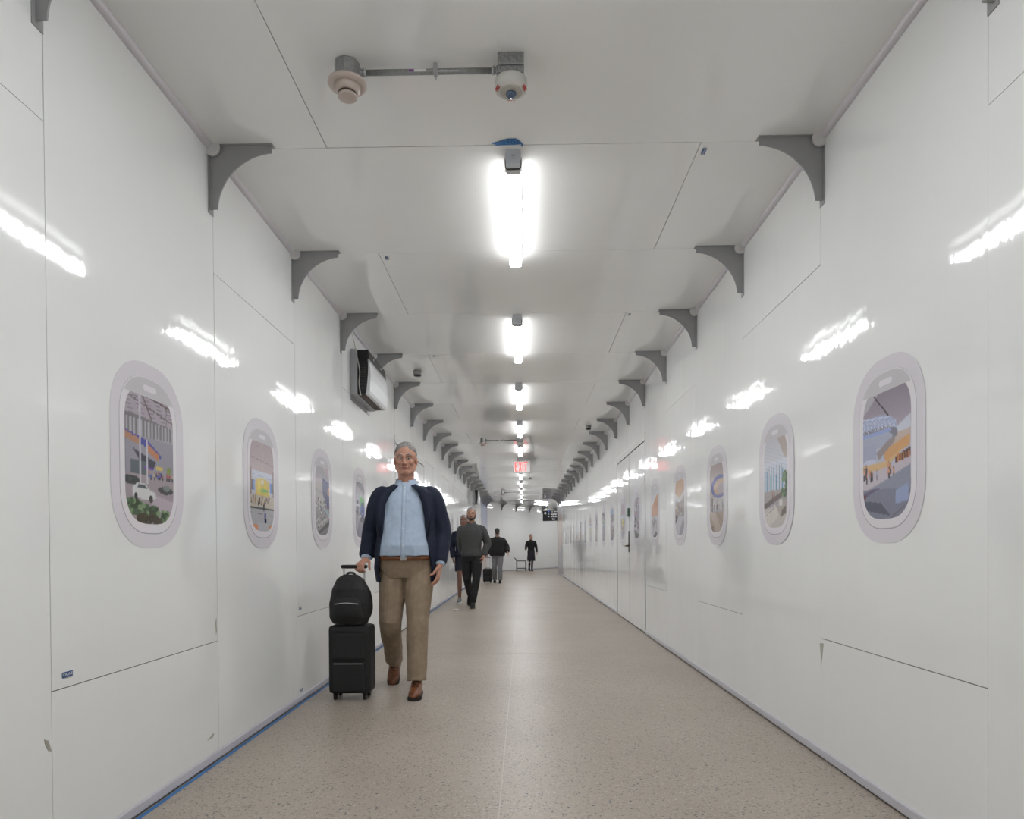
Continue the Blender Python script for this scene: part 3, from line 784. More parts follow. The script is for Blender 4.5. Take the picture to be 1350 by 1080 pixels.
def decal_shapes(s):
    """meshes shared by all decals of one side; s = direction into the room. thin vinyl layers"""
    def lay(pts, d0, d1, m):
        bm = nb(); prism(bm, pts, 'x', s * d0, s * d1)
        me = bpy.data.meshes.new('vinyl'); bmesh.ops.recalc_face_normals(bm, faces=bm.faces[:]); bm.to_mesh(me); bm.free(); me.materials.append(m); return me
    out = lay(rrect(.276, .384, .245, 12, 2.15), 0.0004, 0.0009, M['lav'])
    line = lay([(a, b) for a, b in rrect(.2185, .3260, .188, 12, 2.2)], 0.0009, 0.0012, M['lav3'])
    frame = lay([(a, b + .002) for a, b in rrect(.2155, .3235, .185, 12, 2.2)], 0.0012, 0.0015, M['lav2'])
    # blind: top of the frame opening down to the straight edge
    top = .300; zc = .243
    pts = [(a, b + .002) for a, b in rrect(.211, .319, .182, 12, 2.2) if b > zc]
    pts = sorted([q for q in pts], key=lambda q: math.atan2(q[1] - zc, q[0]))
    hw = max(q[0] for q in pts)
    hw2 = halfw(zc, .211, .319, .182, 2.2)
    pts = [(hw2, zc)] + pts + [(-hw2, zc)]
    blind = lay(pts, 0.0022, 0.0025, M['blind'])
    pill = lay([(a, b + .281) for a, b in rrect(.050, .0125, .0125, 8, 2.0)], 0.0025, 0.0028, M['lav2'])
    return out, line, frame, blind, pill
DS = {s: decal_shapes(s) for s in (1, -1)}
DESC = {'street': 'a car, a columned canopy and green shrubs', 'atrium': 'a yellow artwork in a pale hall', 'concourse': 'a navy curve over a crowd',
        'green': 'a green and blue display', 'plaza': 'a round white balcony over a blue-grey floor', 'lounge': 'tall bluish windows and a potted tree', 'ring': 'a blue ring over a tan floor',
        'curve': 'a tan ceiling and white curve', 'timber': 'an orange-brown sloping ceiling and crowd', 'tarmac': 'a pale blue sky strip', 'night': 'a dark blue shape'}
def decal(x, s, n, kind, label, grp):
    yc = S(n) + P / 2
    t = thing('window_decal', label, 'decal', (x, yc, 1.468), 0, grp)
    out, line, frame, blind, pill = DS[s]
    link('surround', out, t); link('frame_line', line, t); f = link('frame', frame, t)
    res = (64, 110) if n < 2 else ((40, 70) if n < 5 else (16, 40))
    pm = link('picture', picture_mesh(kind, res, s < 0), t); pm.location = (s * 0.0019, 0, -.003)
    b = link('blind', blind, t); link('handle', pill, b)
    return t
seqR = ['plaza', 'lounge', 'ring', 'curve', 'timber', 'street', 'atrium', 'tarmac', 'green', 'concourse', 'atrium', 'street', 'night', 'lounge', 'ring', 'night', 'timber', 'concourse', 'green']
seqL = ['street', 'atrium', 'concourse', 'green', 'timber', 'ring', 'lounge', 'curve', 'atrium', 'plaza', 'street', 'night', 'green', 'tarmac', 'concourse', 'curve', 'ring', 'lounge', 'street']
for side, s, x, seq in (('left', 1, XL, seqL), ('right', -1, XR, seqR)):
    for n, kind in enumerate(seq):
        on = 'double door' if n in (5, 6) else 'wall'
        place = '%s %s' % (side, 'door' if n in (5, 6) else 'wall')
        lab = '%s window sticker on the %s, picturing %s' % ('nearest' if n == 0 else ORD[n], place, DESC[kind])
        xx = x + s * 0.0006 if n in (5, 6) else x + s * 0.0012
        decal(xx, s, n, kind, lab, 'aeroplane window stickers along the %s wall' % side)

# murals near the bend
bm = nb(); box(bm, 0.0015, 0.0035, 0, YCL - .03 - S(19) - .01, .06, H - .04)
o = obj('wall_mural', bm, M['muralL']); o.location = (XL + .001, S(19) + .01, 0); tag(o, 'blue and pink printed mural covering the left wall before the bend', 'mural')
bm = nb(); box(bm, -0.0035, -0.0015, 0, YCR - .01 - S(19) - .01, .06, H - .04)
o = obj('wall_mural', bm, M['muralR']); o.location = (XR - .001, S(19) + .01, 0); tag(o, 'tan and grey printed mural covering the end of the right wall', 'mural')

# ---------------------------------------------------------------- blue stickers
def sticker(loc, M4, label, grp):
    t = thing('panel_sticker', label, 'sticker', loc, 0, grp)
    bm = nb()
    w, h = .052, .019
    prism(bm, [(-w / 2, -h / 2), (w / 2, -h / 2), (w / 2, h / 2), (-w / 2, h / 2)], 'z', 0.0008, 0.0014)
    bm.transform(M4); obj('backing', bm, M['stickerblue'], t)
    text_mesh('lettering', 'CRANE', .0150, M['white'], t, M4 @ Matrix.Translation((0, 0, .0018)), .0002)
    return t
def basis(u, v, n): return Matrix((u, v, n)).transposed().to_4x4()
ML = basis(Vector((0, 1, 0)), Vector((0, 0, 1)), Vector((1, 0, 0)))
MR = basis(Vector((0, -1, 0)), Vector((0, 0, 1)), Vector((-1, 0, 0)))
MC = basis(Vector((0, 1, 0)), Vector((1, 0, 0)), Vector((0, 0, -1)))
sticker((XL + .0025, 2.284, .652), ML, 'small blue lettered sticker above the nearest low joint on the left wall', 'blue stickers')
sticker((XL + .0025, 4.706, .661), ML, 'tiny blue sticker above the second low joint on the left wall', 'blue stickers')
sticker((XL + .0025, 4.72, .085), ML, 'tiny blue sticker just above the floor on the left wall', 'blue stickers')
sticker((.944, 3.504, H - .0028), MC, 'small blue sticker on the ceiling near the right wall, nearest one', 'blue stickers')
sticker((-.936, 4.725, H - .0028), MC, 'small blue sticker on the ceiling left of the nearest lamp', 'blue stickers')
sticker((.945, 5.93, H - .0028), MC, 'tiny blue sticker on the ceiling near the right wall, farther one', 'blue stickers')
sticker((-.924, 7.13, H - .0028), MC, 'tiny blue sticker on the left of the ceiling beyond the wall heater', 'blue stickers')

# torn blue tape at the nearest lamp
bm = nb()
pts = [(-.125, 3.385), (-.11, 3.372), (-.04, 3.368), (.005, 3.362), (.02, 3.368), (.026, 3.380), (.035, 3.392), (.036, 3.408), (.028, 3.412), (.027, 3.398), (.018, 3.407), (-.03, 3.412), (-.10, 3.416), (-.105, 3.404)]
pts = [(-.135, 3.398), (-.085, 3.380), (-.055, 3.365), (-.012, 3.362), (.004, 3.378), (.016, 3.392), (.020, 3.400), (.026, 3.412), (.022, 3.430), (.014, 3.424), (.016, 3.408), (-.02, 3.412), (-.08, 3.414), (-.112, 3.418), (-.114, 3.408)]
prism(bm, [(a - .01, b + .008) for a, b in pts], 'z', H - .0035, H - .002)
tp = obj('tape_piece', bm, M['tape']); tag(tp, 'torn piece of blue tape on the ceiling at the nearest strip light', 'tape')
bm = nb()
for x, d in ((-.062, .006), (-.04, -.004), (-.03, .004), (-.012, 0)):
    limb(bm, [(x, 3.385, H - .004), (x + d, 3.402, H - .004)], [.0018, .0018], n=6, sub=1)
obj('marker_scribble', bm, M['black'], tp)

# ---------------------------------------------------------------- smoke detector, conduit, strobe sets
def detector():
    t = thing('smoke_detector', '', 'smoke detector')
    bm = nb(); lathe(bm, [(.052, 0), (.054, -.004), (.054, -.075), (.050, -.079)], n=8); b = obj('junction_box', bm, M['galv'], t)
    for f in b.data.polygons: f.use_smooth = False
    bm = nb(); lathe(bm, [(.060, -.079), (.079, -.081), (.081, -.087), (.076, -.093), (.055, -.096)], n=48); obj('base_plate', bm, M['beige'], t)
    bm = nb(); lathe(bm, [(.055, -.0955), (.053, -.108), (.046, -.120), (.040, -.124)], n=48); h_ = obj('detector_head', bm, M['beige'], t)
    bm = nb(); lathe(bm, [(.038, -.124), (.038, -.134)], n=40); obj('vent_slot', bm, M['slot'], h_)
    bm = nb(); lathe(bm, [(.040, -.133), (.040, -.140), (.037, -.143), (0, -.144)], n=40); obj('head_cap', bm, M['beige'], h_)
    return t
def strobe():
    t = thing('fire_strobe', '', 'fire alarm strobe')
    bm = nb(); box(bm, -.054, .054, -.054, .054, -.052, -.0005, bevel=.003)
    bx = obj('junction_box', bm, M['galv'], t)
    bm = nb(); box(bm, -.052, .052, -.052, .052, -.082, -.053, bevel=.004); obj('extension_ring', bm, M['galv'], t)
    bm = nb()
    for k in (-.032, 0, .032):
        for zc_ in (-.026, -.068):
            limb(bm, [(k + .011 * math.cos(a), -.0545 if zc_ > -.05 else -.0525, zc_ + .011 * math.sin(a)) for a in [2 * PI * q / 16 for q in range(13)]], [.0008] * 13, n=5, sub=1)
    obj('knockout', bm, mat('knockout_dark', (.12, .12, .12), .6), bx)
    bm = nb(); lathe(bm, [(.058, -.082), (.067, -.085), (.069, -.090), (.069, -.112), (.066, -.121), (.050, -.130), (.048, -.131)], n=56)
    pl = obj('strobe_plate', bm, M['cream'], t)
    bm = nb(); lathe(bm, [(.048, -.130), (.044, -.134), (.030, -.136), (.028, -.136)], n=48); obj('speaker_grille', bm, add_noise(mat('grille_cream', (.5, .48, .43), .6), (.38, .36, .31), (.56, .54, .49), 260), pl)
    bm = nb(); lathe(bm, [(.022, -.135), (.021, -.143), (.016, -.150), (0, -.153)], n=32); obj('strobe_lens', bm, M['strobe'], t)
    for ang, up in ((90, 0), (200, 0), (340, 0)):
        a = math.radians(ang); c = Vector((math.cos(a), math.sin(a), 0))
        # text on the underside, read from below, tops pointing outwards
        R_ = basis(Vector((c.y, -c.x, 0)) * -1, c, Vector((0, 0, -1)))
        R_ = basis(c.cross(Vector((0, 0, -1))), c, Vector((0, 0, -1)))
        R_ = R_ @ Matrix.Rotation(math.radians(-28), 4, 'X')
        text_mesh('lettering', 'FIRE', .019, M['redink'], pl, Matrix.Translation(c * .0585 + Vector((0, 0, -.1268))) @ R_, .0006, bold=.0004)
    return t
def conduit():
    t = thing('conduit', '', 'conduit')
    x0, x1 = -.648, -.1135
    bm = nb(); limb(bm, [(x0, 0, -.036), (x1, 0, -.036)], [.0115, .0115], n=20, sub=1, cap=False, ref=(0, 1, 0)); obj('pipe', bm, M['galv'], t, True)
    for xa, d in ((x0, -1), (x1, 1)):
        bm = nb(); limb(bm, [(xa - d * .004, 0, -.036), (xa + d * .010, 0, -.036)], [.016, .016], n=6, sub=1, cap=False, ref=(0, 1, 0))
        limb(bm, [(xa + d * .010, 0, -.036), (xa + d * .016, 0, -.036)], [.013, .013], n=20, sub=1, cap=False, ref=(0, 1, 0))
        limb(bm, [(xa + d * .016, 0, -.036), (xa + d * .022, 0, -.036)], [.018, .018], n=8, sub=1, cap=False, ref=(0, 1, 0)); obj('connector', bm, M['steel'], t)
    bm = nb()
    xm = -.352
    box(bm, xm - .008, xm + .008, -.003, .003, -.024, -.0005); box(bm, xm - .009, xm + .009, -.0155, .0155, -.050, -.0225, bevel=.004)
    limb(bm, [(xm + .002, -.004, -.050), (xm + .004, -.004, -.072)], [.0035, .0028], n=10, sub=1)
    obj('strap', bm, M['steel'], t)
    bm = nb(); box(bm, -.462, -.446, -.0122, -.0116, -.040, -.033); obj('purple_mark', bm, mat('purple_ink', (.25, .04, .35), .5), t)
    bm = nb(); box(bm, -.44, -.39, -.0121, -.0116, -.042, -.032); obj('pipe_label', bm, M['white'], t)
    return t
D0, K0, S0_ = detector(), conduit(), strobe()
for i, yy in enumerate((2.838, 12.56, 24.33)):
    w = ['nearest to the camera', 'halfway down the corridor', 'at the far end of the corridor'][i]
    d, k, s_ = (D0, K0, S0_) if i == 0 else (dup(D0), dup(K0), dup(S0_))
    d.location = (-.722, yy, H); k.location = (0, yy + .005, H); s_.location = (-.036, yy, H)
    tag(d, 'round beige smoke detector on a grey box, ' + w, 'smoke detector', 'smoke detectors on the ceiling')
    tag(k, 'grey metal conduit across the ceiling between two boxes, ' + w, 'conduit', 'conduits on the ceiling')
    tag(s_, 'round cream fire strobe below a grey box, ' + w, 'fire alarm strobe', 'fire strobes on the ceiling')
# small ceiling sensors
def sensor(m1, m2):
    t = thing('ceiling_sensor', '', 'sensor')
    bm = nb(); lathe(bm, [(.030, 0), (.030, -.012)], n=32); obj('mount', bm, M['cap'], t)
    bm = nb(); lathe(bm, [(.046, -.012), (.046, -.055), (.043, -.060)], n=32); obj('body', bm, m1, t)
    bm = nb(); lathe(bm, [(.044, -.060), (.040, -.072), (0, -.076)], n=32); obj('sensor_dome', bm, m2, t)
    return t
a = sensor(M['galv'], M['black']); a.location = (-1.185, 7.69, H); tag(a, 'small grey cylindrical sensor on the ceiling near the left wall', 'sensor')
b = dup(a); b.location = (1.11, 11.3, H); tag(b, 'small grey cylindrical sensor on the ceiling near the right wall', 'sensor')
c_ = sensor(M['beige'], M['slot']); c_.location = (.232, 19.7, H); c_.scale = (1, 1, .6); tag(c_, 'small tan sensor on the ceiling beyond the exit sign', 'sensor')

# ---------------------------------------------------------------- wall heaters
def heater():
    t = thing('wall_heater', '', 'wall heater')
    W, Hh = .80, .415                               # along the wall, height
    bm = nb(); box(bm, 0.0012, .072, 0, W, -Hh / 2, Hh / 2, bevel=.004); bp = obj('back_box', bm, M['gboxgrey'], t)
    bm = nb(); box(bm, .0, .004, -.01, W + .01, -Hh / 2 - .045, -Hh / 2 + .01); bx = obj('mounting_plate', bm, M['gboxgrey'], t)
    prof = [(.072, -Hh / 2 + .008), (.165, -Hh / 2 + .008), (.178, -.02), (.178, .09), (.172, Hh / 2 - .005), (.072, Hh / 2 - .005)]
    bm = nb(); prism(bm, prof, 'y', .015, W - .015); body = obj('body', bm, M['black'], t)
    bm = nb()
    for k in range(14): box(bm, .085, .150, .010, .016, -.17 + k * .016, -.163 + k * .016)
    obj('side_grille', bm, mat('grille_dark', (.03, .03, .03), .5), body)
    cv = [(.120, -Hh / 2 - .0), (.150, -Hh / 2 - .004), (.180, -Hh / 2 + .012), (.196, -Hh / 2 + .06), (.200, -.02), (.190, .07), (.182, .07), (.186, -.02), (.176, -Hh / 2 + .06), (.160, -Hh / 2 + .02), (.120, -Hh / 2 + .008)]
    cv = [(.150, -Hh / 2 + .006), (.178, -Hh / 2 + .010), (.194, -Hh / 2 + .035), (.205, -.06), (.203, .02), (.192, .085), (.182, .085), (.178, -.02), (.160, -Hh / 2 + .02)]
    bm = nb(); prism(bm, cv, 'y', .006, W - .006); obj('front_cover', bm, M['boxwhite'], t)
    bm = nb(); prism(bm, [(.178, .085), (.192, .085), (.190, .115), (.176, .115)], 'y', .006, W - .006); obj('cover_band', bm, M['gboxgrey'], t)
    bm = nb(); prism(bm, [(.172, Hh / 2 - .004), (.180, Hh / 2 - .006), (.192, .112), (.184, .112)], 'y', .006, W - .006); tb = obj('control_panel', bm, M['black'], t)
    for yy in (.22, .55):
        bm = nb(); ellip(bm, (.184, yy, .16), (.008, .012, .012), n=12); obj('indicator_lamp', bm, M['boxwhite'], tb)
    bm = nb(); box(bm, .085, .140, .06, W - .06, -Hh / 2 + .004, -Hh / 2 + .009); obj('outlet_grille', bm, M['slot'], body)
    bm = nb()
    for yy in (.03, .3, .62): limb(bm, [(.035, yy, -Hh / 2 - .004), (.035, yy, -Hh / 2 + .002)], [.005, .005], n=8, sub=1)
    limb(bm, [(.006, .10, -Hh / 2 - .035), (.012, .10, -Hh / 2 - .05)], [.007, .004], n=8, sub=1)
    limb(bm, [(.006, .62, -Hh / 2 - .035), (.012, .62, -Hh / 2 - .05)], [.007, .004], n=8, sub=1)
    obj('screw', bm, M['steel'], bp)
    bm = nb(); limb(bm, [(.03, -.12, .40), (.055, -.04, .26), (.078, -.012, .12), (.100, -.010, 0.0), (.092, -.010, -.10), (.100, -.008, -.17), (.108, -.004, -.215)], [.0045] * 7, n=10, sub=6); obj('cable', bm, M['cable'], t, True)
    return t
h1 = heater(); h1.location = (XL, 6.15, 2.69); h1.scale = (.92, .97, 1); tag(h1, 'black and white heater box with a hanging cable, high on the left wall', 'wall heater')
h2 = dup(h1); h2.location = (XL, 21.2, 2.69); tag(h2, 'small far dark heater box high on the left wall near the blue mural', 'wall heater')

# ---------------------------------------------------------------- exit sign
t = thing('exit_sign', 'red lettered EXIT sign hanging under the ceiling between the strip lights', 'exit sign', (-.01, 15.0, H))
zt, zb = -.108, -.375
bm = nb(); box(bm, -.188, .188, -.028, .028, zb, zt, bevel=.006); obj('housing', bm, M['exitbody'], t)
bm = nb(); box(bm, -.182, .182, -.032, -.0285, zb + .006, zt - .006); fc = obj('face_plate', bm, M['exitface'], t)
bm = nb(); box(bm, -.10, .10, -.02, .02, zt, -.0005, bevel=.003); obj('canopy', bm, M['exitbody'], t)
MF = basis(Vector((1, 0, 0)), Vector((0, 0, 1)), Vector((0, -1, 0)))
def exit_letters():
    bm = nb(); y0, y1 = -.036, -.0325
    h, w, st = .205, .060, .0195
    zc = (zt + zb) / 2; b0, t0 = zc - h / 2, zc + h / 2
    x = -.148
    box(bm, x, x + st, y0, y1, b0, t0)
    for z_ in (b0, zc - st / 2, t0 - st): box(bm, x + st, x + w, y0, y1, z_, z_ + st)
    x += w + .020
    prism(bm, [(x, b0), (x + st, b0), (x + w + .008, t0), (x + w + .008 - st, t0)], 'y', y0, y1)
    prism(bm, [(x + w + .008 - st, b0), (x + w + .008, b0), (x + st, t0), (x, t0)], 'y', y0 - .0005, y1)
    x += w + .024
    box(bm, x, x + st, y0, y1, b0, t0)
    x += st + .014
    box(bm, x, x + w + .012, y0, y1, t0 - st, t0); box(bm, x + .028, x + .028 + st + .002, y0, y1, b0, t0 - st)
    return bm
obj('exit_lettering', exit_letters(), M['exitred'], fc)
bm = nb(); prism(bm, [(.035, -.172), (.080, -.172), (.080, -.160), (.104, -.179), (.080, -.198), (.080, -.186), (.035, -.186)], 'y', -.0385, -.0372); obj('arrow', bm, M['white'], fc)

# ---------------------------------------------------------------- direction sign past the bend
sc = mid + BD * 2.95
t = thing('direction_sign', 'black hanging direction sign with white arrow and lettering past the bend', 'sign', (sc.x, sc.y, H), math.atan2(EN.y, EN.x))
bm = nb(); box(bm, -.62, .62, -.07, .07, -.775, -.275, bevel=.006); sb = obj('sign_body', bm, M['signblack'], t)
bm = nb()
for x in (-.4, .4): limb(bm, [(x, 0, -.26), (x, 0, -.0005)], [.012, .012], n=12, sub=1)
obj('hanger_rod', bm, M['galv'], t)
for k, (s_, dx) in enumerate((('To Terminal', -.18), ('Baggage', -.18), ('Ground Transport', -.18), ('Exit', -.10))):
    text_mesh('lettering', s_, .105, M['signwhite'], sb, Matrix.Translation((dx, -.0715, -.33 - k * .12)) @ MF, .0006, align='LEFT')
bm = nb(); prism(bm, [(-.50, -.46), (-.46, -.46), (-.46, -.39), (-.425, -.43), (-.425, -.385), (-.48, -.325), (-.535, -.385), (-.535, -.43), (-.50, -.39)], 'y', -.0725, -.0705); obj('arrow', bm, M['signwhite'], sb)
bm = nb()
prism(bm, [(-.28 + .03 * math.cos(2 * PI * q / 16), -.33 + .03 * math.sin(2 * PI * q / 16)) for q in range(16)], 'y', -.0725, -.0705); obj('blue_dot', bm, M['signblue'], sb)
bm = nb()
for k in (1, 2): box(bm, -.30, -.26, -.0725, -.0705, -.345 - k * .12, -.315 - k * .12)
obj('pictogram', bm, M['signwhite'], sb)

# scrap on the floor
bm = nb(); ellip(bm, (0, 0, .012), (.05, .03, .012), n=14)
for v in bm.verts: v.co += Vector((noise.noise(v.co * 60), noise.noise(v.co * 60 + Vector((5, 0, 0))), 0)) * .01; v.co.z = max(v.co.z + noise.noise(v.co * 90) * .006, 0.0005)
o = obj('paper_scrap', bm, M['white']); o.location = (-1.15, 11.6, 0); tag(o, 'tiny crumpled white paper scrap on the floor near the left wall', 'paper')

#PEOPLE-BEGIN
# ---------------------------------------------------------------- people
SKIN = {'a': mat('skin_warm', (0.52, 0.27, 0.19), 0.5), 'b': mat('skin_tan', (0.42, 0.22, 0.15), 0.5), 'c': mat('skin_dark', (0.24, 0.12, 0.085), 0.5)}
EYEW = mat('eye_white', (0.6, 0.58, 0.56), 0.3); EYEB = mat('eye_iris', (0.05, 0.035, 0.03), 0.3); LIP = mat('lip', (0.38, 0.14, 0.12), 0.5)
def V(*a): return Vector(a)
def add_hand(bm, wrist, d, palm, thumb, s=1.0, curl=0.5, fist=False):
    """wrist point, d: direction of the fingers, palm: direction the palm faces, thumb: side the thumb leaves on"""
    d = d.normalized(); palm = (palm - d * palm.dot(d)).normalized(); side = d.cross(palm); side = side if side.dot(thumb) > 0 else -side
    K = wrist + d * .095 * s
    limb(bm, [wrist - d * .02 * s, wrist + d * .03 * s, wrist + d * .065 * s, K], [(.027 * s, .018 * s), (.035 * s, .017 * s), (.041 * s, .015 * s), (.040 * s, .012 * s)], n=14, ref=side, sub=3)
    for k, (o, L) in enumerate(((.031, .072), (.0105, .082), (-.0105, .076), (-.031, .060))):
        p = K + side * o * s - d * .012 * s
        c = curl * (1 + .12 * k); ang = 0.10 + (0.25 if fist else 0)
        pts = [p]; dd = d + side * o * 1.6
        for seg, fr in enumerate((.50, .30, .24)):
            ang += c * (0.55 if seg == 0 else 1.0)
            q = (dd.normalized() * math.cos(ang) + palm * math.sin(ang))
            p = p + q * L * fr * s; pts.append(p)
        limb(bm, pts, [.0098 * s, .0090 * s, .0082 * s, .0068 * s], n=10, ref=side, sub=3)
    b = wrist + d * .022 * s + side * .026 * s
    limb(bm, [b, b + (side * .75 + d * .65 + palm * .25).normalized() * .038 * s, b + (side * .75 + d * .65 + palm * .25).normalized() * .038 * s + (d * .9 + side * .15 + palm * (.3 + curl * .5)).normalized() * .034 * s,
              b + (side * .75 + d * .65 + palm * .25).normalized() * .038 * s + (d * .9 + side * .1 + palm * (.5 + curl * .7)).normalized() * .058 * s],
         [.0145 * s, .0115 * s, .0100 * s, .0080 * s], n=10, ref=palm, sub=3)
def rot_about(p, c, R): return c + R @ (p - c)
def add_head(bm, hc, R, s=1.0):
    """hc: head centre (between the ears); face towards -Y before R"""
    def T(x, y, z): return hc + R @ V(x * s, y * s, z * s)
    q = R
    ellip(bm, T(0, .012, .030), (.077 * s, .097 * s, .092 * s), q, 24)       # cranium
    ellip(bm, T(0, -.028, -.030), (.062 * s, .066 * s, .078 * s), q, 24)     # face
    ellip(bm, T(0, -.050, -.086), (.036 * s, .036 * s, .030 * s), q, 18)     # chin
    for sx in (-1, 1):
        limb(bm, [T(sx * .058, .010, -.045), T(sx * .046, -.025, -.078), T(sx * .018, -.060, -.095)], [.022 * s, .021 * s, .018 * s], n=12)
        ellip(bm, T(sx * .040, -.068, -.022), (.022 * s, .022 * s, .020 * s), q, 14)      # cheek
        ellip(bm, T(sx * .079, .008, -.008), (.008 * s, .019 * s, .031 * s), q, 14)       # ear
        limb(bm, [T(sx * .010, -.092, .022), T(sx * .032, -.088, .028), T(sx * .052, -.070, .020)], [.010 * s, .010 * s, .008 * s], n=10)  # brow ridge
        ellip(bm, T(sx * .012, -.101, -.036), (.010 * s, .011 * s, .009 * s), q, 10)
    limb(bm, [T(0, -.090, .018), T(0, -.104, -.010), T(0, -.116, -.030)], [(.008 * s, .009 * s), (.010 * s, .011 * s), (.013 * s, .011 * s)], n=12)  # nose
    ellip(bm, T(0, -.091, -.055), (.024 * s, .010 * s, .0065 * s), q, 12); ellip(bm, T(0, -.089, -.066), (.021 * s, .010 * s, .007 * s), q, 12)
def face_bits(par, hc, R, s, brow):
    def T(x, y, z): return hc + R @ V(x * s, y * s, z * s)
    for sx in (-1, 1):
        bm = nb(); ellip(bm, T(sx * .030, -.083, .004), (.0125 * s, .008 * s, .0078 * s), R, 12); e = obj('eye', bm, EYEW, par, True)
        bm = nb(); ellip(bm, T(sx * .030, -.0895, .004), (.0055 * s, .003 * s, .0058 * s), R, 10); obj('iris', bm, EYEB, e, True)
        bm = nb(); limb(bm, [T(sx * .014, -.101, .027), T(sx * .032, -.0985, .033), T(sx * .050, -.079, .026)], [(.003 * s, .005 * s)] * 3, n=8); obj('eyebrow', bm, brow, par, True)
    bm = nb(); ellip(bm, T(0, -.0965, -.0600), (.021 * s, .0060 * s, .0070 * s), R, 12); obj('lips', bm, LIP, par, True)
def shoe(par, ank, toe_dir, pitch, m_up, m_sole, s=1.0, laces=None, name='shoe'):
    """ank: ankle joint; toe_dir: heading angle about Z (0 = towards -Y); pitch>0 lifts the heel"""
    Rm = Matrix.Rotation(toe_dir, 3, 'Z') @ Matrix.Rotation(pitch, 3, 'X')
    def T(x, y, z): return ank + Rm @ V(x * s, y * s, z * s)
    bm = nb()
    rings = [(.085, -.045, .020, .020), (.078, -.040, .034, .038), (.045, -.030, .037, .056), (.0, -.024, .039, .062), (-.045, -.034, .041, .050), (-.090, -.045, .045, .036), (-.130, -.052, .046, .028), (-.165, -.056, .040, .023), (-.190, -.060, .026, .016), (-.200, -.063, .010, .008)]
    rows = []
    for y, zc, rx, rz in rings:
        row = []
        for k in range(20):
            a = 2 * PI * k / 20; ca, sa = math.cos(a), math.sin(a)
            z = zc + rz * sa
            row.append(bm.verts.new(T(rx * math.copysign(abs(ca) ** .8, ca), y, max(z, -.075))))
        rows.append(row)
    for a, b in zip(rows, rows[1:]):
        for k in range(20):
            f = bm.faces.new((a[k], b[k], b[(k + 1) % 20], a[(k + 1) % 20])); f.smooth = True
    bm.faces.new(rows[0]); bm.faces.new(rows[-1][::-1])
    o = obj(name, bm, m_up, par)
    for p in o.data.polygons: p.use_smooth = True
    bm = nb()
    out = [(.0, .094), (.028, .088), (.038, .05), (.037, 0), (.040, -.05), (.048, -.11), (.046, -.155), (.032, -.190), (.0, -.207)]
    out = out + [(-a, b) for a, b in out[-2:0:-1]]
    prism(bm, out, 'z', -.092, -.070)
    for v in bm.verts: v.co = T(v.co.x, v.co.y, v.co.z)
    obj('sole', bm, m_sole, o)
    if laces:
        bm = nb()
        for k in range(4):
            y = -.045 - k * .018; z = .021 - k * .0085
            limb(bm, [T(-.020, y, z - .008), T(0, y - .004, z), T(.020, y, z - .008)], [.0028 * s] * 3, n=6, sub=2)
        obj('laces', bm, laces, o)
    return o
def collar_ring(bm, z0, z1, r0, r1, cy, gap=.35, th=.006, tilt=.02):
    n = 24; rows = []
    for j, (z, r) in enumerate(((z0, r0), (z1, r1))):
        for rr in (r, r - th):
            row = []
            for k in range(n + 1):
                a = -PI / 2 + gap + (2 * PI - 2 * gap) * k / n
                row.append(bm.verts.new((rr * math.cos(a), cy + rr * math.sin(a), z + tilt * math.sin(a))))
            rows.append(row)
    o0, i0, o1, i1 = rows
    for k in range(n):
        for a, b in ((o0, o1), (o1, i1), (i1, i0), (i0, o0)):
            bm.faces.new((a[k], a[k + 1], b[k + 1], b[k]))
    bm.faces.new((o0[0], o1[0], i1[0], i0[0])); bm.faces.new((o0[-1], i0[-1], i1[-1], o1[-1]))
